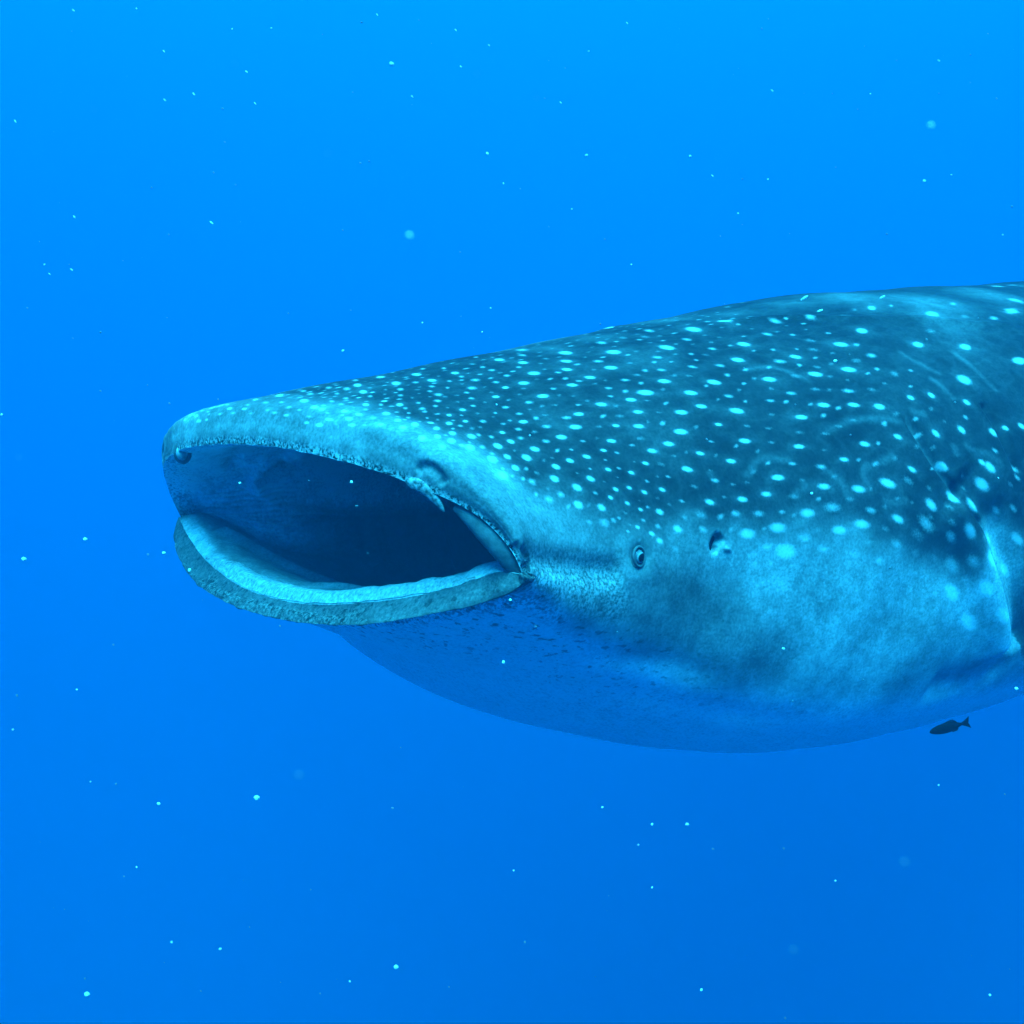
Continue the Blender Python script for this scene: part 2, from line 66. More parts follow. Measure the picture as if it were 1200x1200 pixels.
PIGMENT_AND_SHADE = [[1.93, -0.216, 0.071, 0.22], [2.368, -0.342, 0.078, 0.22], [1.348, -0.202, 0.036, 0.25], [1.319, 0.0, 0.058, 0.17], [1.011, -0.063, 0.04, 0.19], [1.586, -0.063, 0.043, 0.14], [2.292, -0.098, 0.08, 0.05], [2.082, -0.021, 0.067, 0.06], [2.54, -0.23, 0.079, 0.07], [2.721, -0.056, 0.113, 0.25], [3.064, -0.133, 0.118, 0.26], [3.446, -0.279, 0.089, 0.27], [3.741, -0.321, 0.041, 0.4], [3.674, -0.161, 0.037, 0.32], [1.026, 0.642, 0.04, 0.19], [1.094, 0.538, 0.033, 0.18], [0.551, 0.922, 0.052, 0.13], [0.4, 1.166, 0.04, 0.18], [0.211, 1.55, 0.059, 0.15], [1.147, 0.279, 0.04, 0.13], [1.51, 0.154, 0.042, 0.12], [4.065, 1.306, 0.096, 0.1], [4.323, 1.18, 0.109, 0.13], [4.914, 1.201, 0.095, 0.12], [4.142, 0.963, 0.082, 0.09], [3.779, 1.368, 0.062, 0.07], [3.512, 1.417, 0.052, 0.06], [3.293, 1.536, 0.051, 0.07], [2.731, 1.131, 0.068, 0.05], [2.845, 1.459, 0.054, 0.08], [2.597, 1.473, 0.052, 0.08], [2.311, 0.705, 0.069, 0.05], [1.911, 0.845, 0.037, 0.05], [0.823, 1.529, 0.044, 0.08], [1.3, 1.41, 0.045, 0.06], [4.046, 0.824, 0.079, 0.05]]
EYE_AT, SPIRACLE_AT, FAR_NOSTRIL_AT, BARBEL_AT = (1.825, 0.112), (2.273, 0.119), (0.143, 2.073), (0.083, 0.726)
BODY = np.array([[-0.0136,  0.5465,  0.2011,  0.045 ,  0.    ,  0.0825,  0.0363,  0.8414,  0.7701,  0.7906],
       [-0.0276,  0.5522,  0.2306,  0.0882,  0.004 ,  0.0926,  0.0872,  0.86  ,  0.8   ,  0.78  ],
       [-0.0511,  0.5521,  0.2463,  0.1074,  0.0203,  0.0977,  0.0856,  0.9   ,  0.8   ,  0.8   ],
       [-0.18  ,  0.5171,  0.3254,  0.1764, -0.0389,  0.118 ,  0.0099,  1.1   ,  0.85  ,  0.85  ],
       [-0.42  ,  0.5125,  0.3847,  0.307 , -0.0783,  0.1287,  0.0524,  1.4   ,  0.9   ,  0.9   ],
       [-0.9   ,  0.6075,  0.4531,  0.4816, -0.0975,  0.0783,  0.0571,  2.    ,  0.95  ,  0.95  ],
       [-1.5   ,  0.7061,  0.5006,  0.6067, -0.0831,  0.    ,  0.    ,  2.    ,  1.    ,  1.    ],
       [-2.3   ,  0.719 ,  0.5056,  0.6554, -0.0748,  0.    ,  0.    ,  2.    ,  1.    ,  1.    ],
       [-3.5   ,  0.52  ,  0.455 ,  0.46  , -0.03  ,  0.    ,  0.    ,  2.    ,  1.    ,  1.    ],
       [-5.    ,  0.24  ,  0.22  ,  0.2   ,  0.02  ,  0.    ,  0.    ,  2.    ,  1.    ,  1.    ],
       [-6.2   ,  0.07  ,  0.07  ,  0.07  ,  0.08  ,  0.    ,  0.    ,  2.    ,  1.    ,  1.    ]])
LIP = np.array([[ 0.0302, -0.0329,  0.0144, -0.0036],
       [ 0.012 , -0.0119,  0.0109, -0.0022],
       [-0.0168,  0.0142, -0.0065,  0.0081],
       [-0.0316,  0.0345, -0.0198,  0.0019],
       [-0.0348,  0.0122, -0.0179, -0.003 ],
       [-0.031 ,  0.0003, -0.0098, -0.0003],
       [-0.0101, -0.0065, -0.001 ,  0.003 ],
       [ 0.008 , -0.0057,  0.0036, -0.0005],
       [ 0.0113, -0.0007,  0.0039, -0.0015]])
PHI, ELEV, ROLL, DIST, OFF_R, OFF_U = 0.7290, 0.1498, -0.0580, 2.1260, -0.3873, -0.0698

# ------------------------------------------------------------------ helpers
def link(o, parent=None):
    scene.collection.objects.link(o)
    if parent is not None:
        o.parent = parent
    return o

def tag(o, label=None, cat=None, group=None, kind=None):
    for k, val in (('label', label), ('category', cat), ('group', group), ('kind', kind)):
        if val:
            o[k] = val
    return o

def mesh_np(name, verts, quads, mat, parent=None, smooth=True):
    me = bpy.data.meshes.new(name)
    verts = np.asarray(verts, np.float32); quads = np.asarray(quads, np.int32)
    n = quads.shape[1]
    me.vertices.add(len(verts)); me.vertices.foreach_set('co', verts.ravel())
    me.loops.add(quads.size); me.loops.foreach_set('vertex_index', quads.ravel())
    me.polygons.add(len(quads))
    me.polygons.foreach_set('loop_start', np.arange(0, quads.size, n, dtype=np.int32))
    if smooth:
        me.polygons.foreach_set('use_smooth', np.ones(len(quads), bool))
    me.update(calc_edges=True)
    me.materials.append(mat)
    return link(bpy.data.objects.new(name, me), parent)

def obj_bm(name, bm, mat, parent=None, smooth=True):
    me = bpy.data.meshes.new(name)
    bmesh.ops.recalc_face_normals(bm, faces=bm.faces)
    bm.to_mesh(me); bm.free()
    if smooth:
        for p in me.polygons:
            p.use_smooth = True
    me.materials.append(mat)
    return link(bpy.data.objects.new(name, me), parent)

def grid_quads(nv, nt, close=True):
    i = np.arange(nv - 1)[:, None]; j = np.arange(nt if close else nt - 1)[None]
    j2 = (j + 1) % nt
    return np.stack(np.broadcast_arrays(i * nt + j, i * nt + j2, (i + 1) * nt + j2, (i + 1) * nt + j), -1).reshape(-1, 4)

def hermite(K, Y, x):
    Y = np.asarray(Y, float); K = np.asarray(K, float)
    d = np.diff(Y, axis=0) / np.diff(K).reshape((-1,) + (1,) * (Y.ndim - 1))
    h = np.diff(K).reshape((-1,) + (1,) * (Y.ndim - 1))
    m = np.empty_like(Y); m[0] = d[0]; m[-1] = d[-1]
    m[1:-1] = (d[:-1] * h[1:] + d[1:] * h[:-1]) / (h[1:] + h[:-1])
    i = np.clip(np.searchsorted(K, x) - 1, 0, len(K) - 2)
    sh = (-1,) + (1,) * (Y.ndim - 1)
    hh = (K[i + 1] - K[i]).reshape(sh); t = ((x - K[i])).reshape(sh) / hh
    return (2*t**3 - 3*t**2 + 1) * Y[i] + (t**3 - 2*t**2 + t) * hh * m[i] + (3*t**2 - 2*t**3) * Y[i + 1] + (t**3 - t**2) * hh * m[i + 1]

def smooth(a, b, x):
    t = np.clip((x - a) / (b - a), 0, 1)
    return t * t * (3 - 2 * t)

# ------------------------------------------------------------------ materials
def new_mat(name):
    m = bpy.data.materials.new(name); m.use_nodes = True
    nt = m.node_tree
    return m, nt, nt.nodes['Principled BSDF']

class N:
    def __init__(self, nt): self.nt = nt
    def node(self, t, **kw):
        n = self.nt.nodes.new(t)
        for k, v in kw.items(): setattr(n, k, v)
        return n
    def put(self, sock, val):
        if hasattr(val, 'links'): self.nt.links.new(val, sock)
        else: sock.default_value = val
    def math(self, op, a, b=0.0, c=None, clamp=False):
        n = self.node('ShaderNodeMath', operation=op, use_clamp=clamp)
        self.put(n.inputs[0], a); self.put(n.inputs[1], b)
        if c is not None: self.put(n.inputs[2], c)
        return n.outputs[0]
    def attr(self, name): return self.node('ShaderNodeAttribute', attribute_name=name).outputs['Fac']
    def noise(self, vec, scale, detail=3.0, rough=0.55):
        n = self.node('ShaderNodeTexNoise'); self.put(n.inputs['Vector'], vec)
        n.inputs['Scale'].default_value = scale; n.inputs['Detail'].default_value = detail; n.inputs['Roughness'].default_value = rough
        return n.outputs[0]
    def ramp(self, x, a, b, lo=0.0, hi=1.0):
        n = self.node('ShaderNodeMapRange', interpolation_type='SMOOTHSTEP')
        self.put(n.inputs['Value'], x)
        for k, v in (('From Min', a), ('From Max', b), ('To Min', lo), ('To Max', hi)): self.put(n.inputs[k], v)
        return n.outputs[0]
    def mixv(self, f, a, b):
        n = self.node('ShaderNodeMix', data_type='FLOAT'); self.put(n.inputs[0], f); self.put(n.inputs[2], a); self.put(n.inputs[3], b)
        return n.outputs[0]
    def grey(self, x, tint=(1, 1, 1)):
        n = self.node('ShaderNodeCombineColor')
        for k in range(3):
            self.put(n.inputs[k], self.math('MULTIPLY', x, tint[k]))
        return n.outputs[0]

# skin: the tone attribute is the pigment with some painted light and shade, spots the pale dots, speck where dark freckles sit, mott where it is blotched
m_skin, nt, bsdf = new_mat('shark_skin')
n = N(nt)
tc = n.node('ShaderNodeTexCoord').outputs['Object']
big = n.noise(tc, 5.0, 4.0, 0.6)
mid = n.noise(tc, 28.0, 4.0, 0.6)
fine = n.noise(tc, 170.0, 3.0, 0.6)
grain = n.noise(tc, 420.0, 2.0, 0.6)
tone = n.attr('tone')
white = n.attr('bel')
t1 = n.math('MULTIPLY', tone, n.mixv(white, n.ramp(big, 0.3, 0.7, 0.76, 1.24), n.ramp(big, 0.3, 0.7, 0.94, 1.04)))
t1 = n.math('MULTIPLY', t1, n.mixv(white, n.ramp(mid, 0.3, 0.7, 0.8, 1.2), n.ramp(mid, 0.3, 0.7, 0.93, 1.05)))
t1 = n.math('MULTIPLY', t1, n.ramp(fine, 0.3, 0.7, 0.80, 1.20))
mpr = n.node('ShaderNodeMapping'); n.put(mpr.inputs[0], tc); mpr.inputs['Scale'].default_value = (0.55, 1.0, 1.0)
rid = n.math('ABSOLUTE', n.math('SUBTRACT', n.noise(mpr.outputs[0], 17.0, 2.0, 0.45), 0.5))
t1 = n.math('ADD', t1, n.math('MULTIPLY', n.attr('dors'), n.ramp(rid, 0.075, 0.0, 0.0, 0.007)))
# blotched skin: sharper fine mottling where mott is set
mot = n.math('MULTIPLY', n.attr('mott'), n.ramp(n.noise(tc, 180.0, 4.0, 0.65), 0.40, 0.60, -0.55, 0.6))
t1 = n.math('MULTIPLY', t1, n.math('ADD', mot, 1.0))
# dark freckles, stretched a little along the body
mp = n.node('ShaderNodeMapping'); n.put(mp.inputs[0], tc); mp.inputs['Scale'].default_value = (0.45, 0.8, 1.0)
fr = n.noise(mp.outputs[0], 85.0, 3.0, 0.6)
frm = n.math('MULTIPLY', n.attr('speck'), n.ramp(fr, 0.575, 0.64), clamp=True)
t1 = n.mixv(frm, t1, n.math('MULTIPLY', t1, 0.22))
# pale dots with ragged rims
rag = n.math('ADD', n.attr('spots'), n.math('MULTIPLY', n.math('SUBTRACT', n.noise(tc, 230.0, 2.0), 0.5), 0.5))
sp = n.math('MULTIPLY', n.ramp(rag, 0.06, 1.0), n.math('GREATER_THAN', n.attr('spots'), 0.02))
t1 = n.mixv(sp, t1, n.math('MAXIMUM', 0.40, n.math('ADD', t1, 0.28)))
t1 = n.math('MINIMUM', n.math('MAXIMUM', t1, 0.006), 0.95)
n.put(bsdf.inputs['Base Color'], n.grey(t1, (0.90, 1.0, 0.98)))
bsdf.inputs['Roughness'].default_value = 0.6
bsdf.inputs['Specular IOR Level'].default_value = 0.02
bmp = n.node('ShaderNodeBump'); bmp.inputs['Strength'].default_value = 0.25; bmp.inputs['Distance'].default_value = 0.004
n.put(bmp.inputs['Height'], n.math('ADD', n.math('MULTIPLY', mid, 1.0), n.math('ADD', n.math('MULTIPLY', fine, 0.35), n.math('MULTIPLY', grain, 0.12))))
n.put(bsdf.inputs['Normal'], bmp.outputs[0])

def plain(name, col, rough=0.5, spec=0.3, var=0.25, scale=60.0, bump=0.15):
    m, nt, b = new_mat(name)
    n = N(nt); tc = n.node('ShaderNodeTexCoord').outputs['Object']
    nz = n.noise(tc, scale, 4.0, 0.6)
    f = n.ramp(nz, 0.3, 0.7, 1 - var, 1 + var)
    c = n.node('ShaderNodeCombineColor')
    for k in range(3): n.put(c.inputs[k], n.math('MULTIPLY', f, col[k]))
    n.put(b.inputs['Base Color'], c.outputs[0])
    b.inputs['Roughness'].default_value = rough; b.inputs['Specular IOR Level'].default_value = spec * .25
    bp = n.node('ShaderNodeBump'); bp.inputs['Strength'].default_value = bump; bp.inputs['Distance'].default_value = 0.003
    n.put(bp.inputs['Height'], nz); n.put(b.inputs['Normal'], bp.outputs[0])
    return m

m_fold = plain('lip_fold_skin', (0.075, 0.085, 0.085), 0.45, 0.3, 0.35, 45.0, 0.25)
m_rim = plain('eyelid_skin', (0.085, 0.092, 0.092), 0.5, 0.25)
m_eye = plain('eyeball', (0.10, 0.115, 0.12), 0.25, 0.4, 0.15)
m_iris = plain('iris_ring', (0.20, 0.22, 0.22), 0.3, 0.4, 0.1)
m_pupil = plain('pupil', (0.004, 0.005, 0.006), 0.3, 0.08, 0.0)
m_dark = plain('spiracle_pit_shade', (0.012, 0.013, 0.014), 0.7, 0.1)
m_barbel = plain('barbel_skin', (0.15, 0.165, 0.16), 0.6, 0.15, 0.8, 130.0, 0.4)
m_knob = plain('nostril_knob_skin', (0.36, 0.38, 0.37), 0.6, 0.1, 0.4, 90.0)
m_fin = plain('fin_skin', (0.035, 0.037, 0.038), 0.6, 0.15, 0.4, 12.0)
m_fish = plain('fish_skin', (0.0025, 0.003, 0.0035), 0.7, 0.0, 0.3)
m_speck = plain('plankton', (0.70, 0.68, 0.64), 0.5, 0.3, 0.1)
m_speck_dim = plain('pale_plankton', (0.14, 0.16, 0.17), 0.6, 0.2, 0.1)

# tooth band: rows of tiny file teeth across the band
m_teeth, nt, bsdf = new_mat('tooth_band')
n = N(nt)
tcn = n.node('ShaderNodeTexCoord')
uu, vv = n.attr('along'), n.attr('across')
rows = n.math('SINE', n.math('MULTIPLY', n.math('ADD', uu, n.math('MULTIPLY', vv, 0.004)), 2400.0))
nz = n.noise(tcn.outputs['Object'], 160.0, 3.0)
lum = n.math('ADD', 0.33, n.math('ADD', n.math('MULTIPLY', rows, 0.07), n.math('MULTIPLY', n.math('SUBTRACT', nz, 0.5), 0.9)))
n.put(bsdf.inputs['Base Color'], n.grey(lum, (0.96, 1.0, 0.98)))
bsdf.inputs['Roughness'].default_value = 0.5
bp = n.node('ShaderNodeBump'); bp.inputs['Strength'].default_value = 0.5; bp.inputs['Distance'].default_value = 0.003
n.put(bp.inputs['Height'], n.math('ADD', n.math('MULTIPLY', rows, 0.5), nz)); n.put(bsdf.inputs['Normal'], bp.outputs[0])

# ------------------------------------------------------------------ the shark's surface
VK = np.array([0, .35, .7, 1.2, 2, 3, 4, 5.2, 7, 9, 10.5])
TK = np.radians([-112.5, -90, -67.5, -45, -22.5, 0, 22.5, 45, 67.5, 90, 112.5])
LIP = np.concatenate([LIP[1:2], LIP, LIP[-2:-1]])      # even about the midline

def hat(v, c, l, r):
    t = np.where(v < c, (c - v) / l if l > 0 else 9.0, (v - c) / r)
    t = np.clip(t, 0, 1)
    return 1 - t * t * (3 - 2 * t)

def rings(v, th):
    """Points of the outer skin: v runs from the lip edge (0) to the tail (10.5), th round the body (0 = left side, pi/2 = back)."""
    v = np.atleast_1d(v)
    q = hermite(VK, BODY, v)
    c = np.cos(th)[None]; s = np.sin(th)[None]
    ac, as_, up = np.abs(c), np.abs(s), s > 0
    g = lambda k: q[:, k:k + 1]
    kb = (1 - .30 * smooth(1.6, 3.0, v) * np.clip((9 - v) / 3, 0, 1))[:, None]      # jowls: a fuller lower half
    Y = g(1) * np.sign(c) * ac ** (g(8) * np.where(up, 1, kb))
    Zt = g(4) + np.where(up, g(2), -g(3)) * as_ ** (g(9) * np.where(up, 1, kb))
    X = g(0) + np.where(up, g(5), g(6)) * as_ ** g(7)
    P = np.stack([X, Y, Zt], -1)
    o = hermite(TK, LIP, np.arcsin(np.sin(th)))
    w0 = hat(v, 0, 0, .7)[:, None]; w7 = hat(v, .7, .7, 1.3)[:, None]
    P[..., 0] += w0 * o[None, :, 0] + w7 * o[None, :, 2]
    P[..., 2] += w0 * o[None, :, 1] + w7 * o[None, :, 3]
    return P

def at(v, t):
    return rings(np.array([v]), np.array([t]))[0, 0]

def frame(v, t, e=0.004):
    """Surface point, tangent tailwards, tangent upwards round the body, outward normal."""
    p = at(v, t); a = at(v + e, t) - at(v - e if v > e else v, t); b = at(v, t + e) - at(v, t - e)
    a /= np.linalg.norm(a); b /= np.linalg.norm(b); nn = np.cross(b, a)
    nn /= np.linalg.norm(nn)
    c = np.array([p[0] - 0.15, 0, 0.0])
    if nn @ (p - c) < 0: nn = -nn
    return p, a, b, nn

v_out = np.concatenate([np.linspace(0, 1.2, 190)[1:], np.linspace(1.2, 4.6, 430)[1:], np.linspace(4.6, 10.5, 110)[1:]])
th = np.concatenate([np.linspace(-math.radians(95), math.radians(125), 760, endpoint=False), np.linspace(math.radians(125), math.radians(265), 340, endpoint=False)])
NT = len(th)
OUT = rings(v_out, th)

# inside of the mouth: palate, cheeks, floor and throat
def ell(xc, a, ht, hb, zc, xt, xb, r=1.0, e1=.9, e2=.9):
    c, s = np.cos(th), np.sin(th); up = s > 0
    return np.stack([xc + np.where(up, xt, xb) * np.abs(s) ** r, a * np.sign(c) * np.abs(c) ** e1, zc + np.where(up, ht, -hb) * np.abs(s) ** e2], -1)
P0 = rings(np.array([0.0]), th)[0]
cen = np.array([0.03, 0, 0.06])
low = np.clip(-np.sin(th) * 2.2, 0, 1)
I1 = P0 * np.array([1, .965, .98]) + np.array([-.018, 0, 0])
I1[:, 2] += .010 * low
I2 = P0 * np.array([.8, .925, .97]) + np.array([-.056, 0, 0])
I2[:, 2] += .008 * low
INNER = np.stack([P0, I1, I2,
    ell(-.20, .452, .205, .135, .01, .09, .03, 1.0, .82, .85),
    ell(-.42, .425, .215, .215, -.02, .06, .02),
    ell(-.75, .40, .24, .27, -.05, .03, 0),
    ell(-1.10, .33, .22, .25, -.05, 0, 0),
    ell(-1.45, .20, .15, .17, -.05, 0, 0),
    ell(-1.75, .04, .03, .03, -.05, 0, 0)])
KI = np.array([0, .12, .35, .9, 1.6, 2.6, 3.6, 4.6, 5.4])
w_in = np.concatenate([np.linspace(0, .9, 60), np.linspace(.9, 5.4, 90)[1:]])[::-1]
INN = hermite(KI, INNER, w_in)

def grid_normals(P):
    a = np.gradient(P, axis=0); b = np.roll(P, -1, 1) - np.roll(P, 1, 1)
    nn = np.cross(b, a); nn /= np.maximum(np.linalg.norm(nn, axis=-1, keepdims=True), 1e-9)
    return nn
NRM = grid_normals(OUT)
ic, jc = np.abs(v_out - 3).argmin(), np.abs(th).argmin()
if NRM[ic, jc, 1] < 0: NRM = -NRM

BASE = OUT.copy()
fold = np.arcsin(np.clip(np.sin(th), -1, 1))
side = np.where(np.cos(th) >= 0, 1, -1)

def window(vs, ts, pad, v0=None):
    """Index ranges of the grid round the given (v, angle) points, padded by about pad metres."""
    vs = np.atleast_1d(vs); ts = np.atleast_1d(ts)
    step = np.linalg.norm(BASE[1:, ::40] - BASE[:-1, ::40], axis=-1).mean(1)
    i0 = np.searchsorted(v_out, vs.min()); i1 = np.searchsorted(v_out, vs.max())
    k = i0; acc = 0
    while k > 0 and acc < pad * 1.6: k -= 1; acc += step[k]
    m = i1; acc = 0
    while m < len(v_out) - 1 and acc < pad * 1.6: acc += step[min(m, len(step) - 1)]; m += 1
    dt = pad / 0.22
    j = (th > ts.min() - dt) & (th < ts.max() + dt)
    j |= (th + 2 * np.pi > ts.min() - dt) & (th + 2 * np.pi < ts.max() + dt)
    j |= (th - 2 * np.pi > ts.min() - dt) & (th - 2 * np.pi < ts.max() + dt)
    return slice(k, m + 1), np.nonzero(j)[0]

def seg_dist(P, line):
    d = np.full(P.shape[:-1], 1e9); tt = np.zeros(P.shape[:-1])
    n_ = len(line) - 1
    for k in range(n_):
        a, b = line[k], line[k + 1]; ab = b - a
        t = np.clip(((P - a) @ ab) / max(ab @ ab, 1e-12), 0, 1)
        dd = np.linalg.norm(P - (a + t[..., None] * ab), axis=-1)
        m = dd < d
        d[m] = dd[m]; tt[m] = (k + t[m]) / n_
    return d, tt

def mirror(pts): return [(v, math.pi - t) for v, t in pts]

def dense(pts, k=6):
    a = np.array(pts, float); x = np.arange(len(a))
    return hermite(x, a, np.linspace(0, len(a) - 1, (len(a) - 1) * k + 1))

def stroke_field(pts, rad, both=True, taper=True):
    """(rows, cols, strength, distance) of a soft stroke on the skin, on both sides of the animal."""
    out = []
    for P in ((pts, mirror(pts)) if both else (pts,)):
        dp = dense(P, 4)
        line = np.array([at(v, t) for v, t in dp])
        r, c = window(dp[:, 0], dp[:, 1], rad * 2.2)
        d, tt = seg_dist(BASE[r][:, c], line)
        f = np.exp(-(d / rad) ** 2)
        if taper: f = f * smooth(0, .12, tt) * smooth(0, .12, 1 - tt)
        out.append((r, c, f, d))
    return out

def push(pts, rad, depth, both=True, taper=True):
    for r, c, f, d in stroke_field(pts, rad, both, taper):
        sub = np.ix_(np.arange(r.start, r.stop), c)
        OUT[sub] += NRM[sub] * (f * depth)[..., None]

S_ = STROKES
push(S_['jaw'], .024, -.011)
push(S_['gill'], .010, -.015)
push([(v + .06, t) for v, t in S_['gill'][3:]], .045, -.026)
push([(v - .055, t) for v, t in S_['gill'][4:]], .060, .024)
push(S_['gill2'], .012, -.012)
push(S_['rict'], .009, -.010, both=False)
push(S_['rict2'], .006, -.006, both=False)
lip_line = S_['lip'][:5] + [[.78, -1.1], [.78, -1.35], [.78, -math.pi / 2]]
LIP_GROOVE = lip_line + mirror(lip_line[:-1])[::-1]
push([(v, t - 2 * math.pi if t > math.pi else t) for v, t in [(v, t if t < math.pi / 2 else t - 2 * math.pi) for v, t in LIP_GROOVE]], .014, -.012, both=False)
push(S_['nos'], .008, -.006)
push(S_['keel'], .020, .008)
push(S_['under'], .040, -.012)
push(S_['throat'], .03, -.004)
push(S_['throat2'], .035, -.004)
# spiracle: a crescent pit behind the eye
sv, st = SPIRACLE_AT
push([(sv + .045, st + .045), (sv + .015, st + .022), (sv, st), (sv + .012, st - .018)], .008, -.026)
push([(sv + .04, st - .012), (sv + .075, st - .02)], .005, .004)
# eye: the skin swells round it
ev, et = EYE_AT
for P in ([(ev, et)], mirror([(ev, et)])):
    r, c = window(P[0][0], P[0][1], .12)
    d = np.linalg.norm(BASE[r][:, c] - at(*P[0]), axis=-1)
    sub = np.ix_(np.arange(r.start, r.stop), c)
    OUT[sub] += NRM[sub] * (.010 * np.exp(-(d / .045) ** 2) - .014 * np.exp(-(d / .022) ** 2))[..., None]
# loose, uneven skin: low waves along the body
wob = (np.sin(BASE[..., 0] * 9.0 + 3 * np.sin(BASE[..., 2] * 5)) * np.sin(BASE[..., 2] * 13 + 2) * .003 + np.sin(BASE[..., 0] * 23 + BASE[..., 2] * 17) * .0012)
OUT += NRM * (wob * smooth(.3, 1.2, v_out)[:, None])[..., None]

# uneven, fleshy lips
def lump(P):
    x, y, z = P[..., 0], P[..., 1], P[..., 2]
    return (np.sin(x * 61 + 2.2 * np.sin(y * 37)) * np.sin(y * 53 + z * 31) + .6 * np.sin(y * 97 + x * 71 + 1.3) * np.sin(z * 113 + y * 29)) * .0022
OUT += NRM * (lump(BASE) * smooth(1.1, .5, v_out)[:, None] * np.where(np.sin(th) > 0, .35, .8)[None])[..., None]

# ---- pigment, with light and shade painted into some patches
def poly_inside(px, py, poly):
    ins = np.zeros(px.shape, bool); k = len(poly)
    for a in range(k):
        x0, y0 = poly[a]; x1, y1 = poly[(a + 1) % k]
        if y0 == y1: continue
        m = ((y0 > py) != (y1 > py)) & (px < (x1 - x0) * (py - y0) / (y1 - y0) + x0)
        ins ^= m
    return ins
Vg, Fg = np.meshgrid(v_out, fold, indexing='ij')
DE = [(v, min(t, math.pi - t) if t > math.pi / 2 else t) for v, t in DORSAL_EDGE]
DE = [(DE[0][0], math.pi / 2 + .01)] + DE + [(5.2, -.15), (10.5, -.2)]
dors_in = poly_inside(Vg, Fg, DE + [(10.6, 1.7), (DE[0][0], 1.7)])
BE = [(BELLY_EDGE[0][0], -math.pi / 2 - .01)] + list(BELLY_EDGE) + [(5.2, -.5), (10.5, -.4)]
bel_in = poly_inside(Vg, Fg, BE + [(10.6, -1.7), (BE[0][0], -1.7)])
FOLDP = BASE.copy(); FOLDP[..., 1] = np.abs(FOLDP[..., 1])
def edge_dist(E):
    dp = dense(E, 3)
    line = np.array([at(v, min(t, math.pi / 2)) for v, t in dp]); line[:, 1] = np.abs(line[:, 1])
    d, _ = seg_dist(FOLDP, line)
    return d
dd = edge_dist(DE) * np.where(dors_in, 1, -1)
db = edge_dist(BE) * np.where(bel_in, 1, -1)
dn = np.sin(BASE[..., 0] * 31) * np.sin(BASE[..., 2] * 27 + BASE[..., 0] * 11) * .012
dors = smooth(-.045, .10, dd + dn * 1.6) * smooth(-.05, .05, dd)
bel = smooth(-.07, .05, db)
tone = .16 + .19 * smooth(1.8, 2.8, Vg)
tone = tone * (1 - dors) + .022 * dors
tone = tone * (1 - bel) + .93 * bel
lipz = smooth(.80, .62, Vg) * (Fg < -.02)
tone = tone * (1 - lipz) + .085 * lipz
for v, t, rad, val in PIGMENT_AND_SHADE:  # skin patches; also painted shade round the eye and light on the gill bulge
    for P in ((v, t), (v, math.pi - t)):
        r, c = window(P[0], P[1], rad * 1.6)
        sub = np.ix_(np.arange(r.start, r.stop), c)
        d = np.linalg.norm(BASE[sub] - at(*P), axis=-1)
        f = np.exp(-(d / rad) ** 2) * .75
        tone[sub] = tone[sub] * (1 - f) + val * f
spots = np.zeros(Vg.shape)
def dot(v, t, saa, sab, sbb, rad, b):
    """A pale dot: an ellipse on the skin given by its quadratic form in the local tangents."""
    r, c = window(v, t, rad * 1.7)
    sub = np.ix_(np.arange(r.start, r.stop), c)
    p, ta, tb_, nn = frame(v, t)
    q = BASE[sub] - p; x, y = q @ ta, q @ tb_
    d = np.sqrt(np.maximum(saa * x * x + 2 * sab * x * y + sbb * y * y, 0) + (q @ nn / rad) ** 2)
    amp = {1: .36, 2: .60, 3: .92}[b]
    f = amp * smooth(1.6, .25 if b == 3 else .0, d)
    spots[sub] = np.maximum(spots[sub], f)
    if b == 3: tone[sub] += .030 * np.exp(-(d / 1.9) ** 2)      # pale halo
for v, t, saa, sab, sbb, rad, b in SPOTS:
    if v > 1.9 and t < .30:      # larger, softer dots along the lower edge of the dark back
        saa, sab, sbb, rad = saa / 1.7, sab / 1.7, sbb / 1.7, rad * 1.3
    dot(v, t, saa, sab, sbb, rad, b)
    if t < math.radians(78): dot(v, math.pi - t, saa, -sab, sbb, rad, b)
# finer, fainter dots between them on the snout and the head
seen = [at(v, t) for v, t, *_ in SPOTS]
for k in range(7000):
    v, t = .45 + 3.1 * rng.random() ** 1.5, rng.uniform(.15, math.pi - .15)
    i, j = np.searchsorted(v_out, v), np.searchsorted(th, t)
    if dors[i, j] < .6: continue
    p = at(v, t)
    if np.min(np.linalg.norm(np.array(seen) - p, axis=1)) < .0088 + .0075 * v: continue
    seen.append(p)
    rd = float(rng.uniform(.0028, .0044) * (1 + .30 * v)); k = float(rng.uniform(1.2, 2.2))
    dot(v, t, rd ** -2 / k, 0, rd ** -2 * k, rd * k ** .5, int(rng.choice([2, 2, 3] if v < 1.4 else [1, 1, 2, 2])))
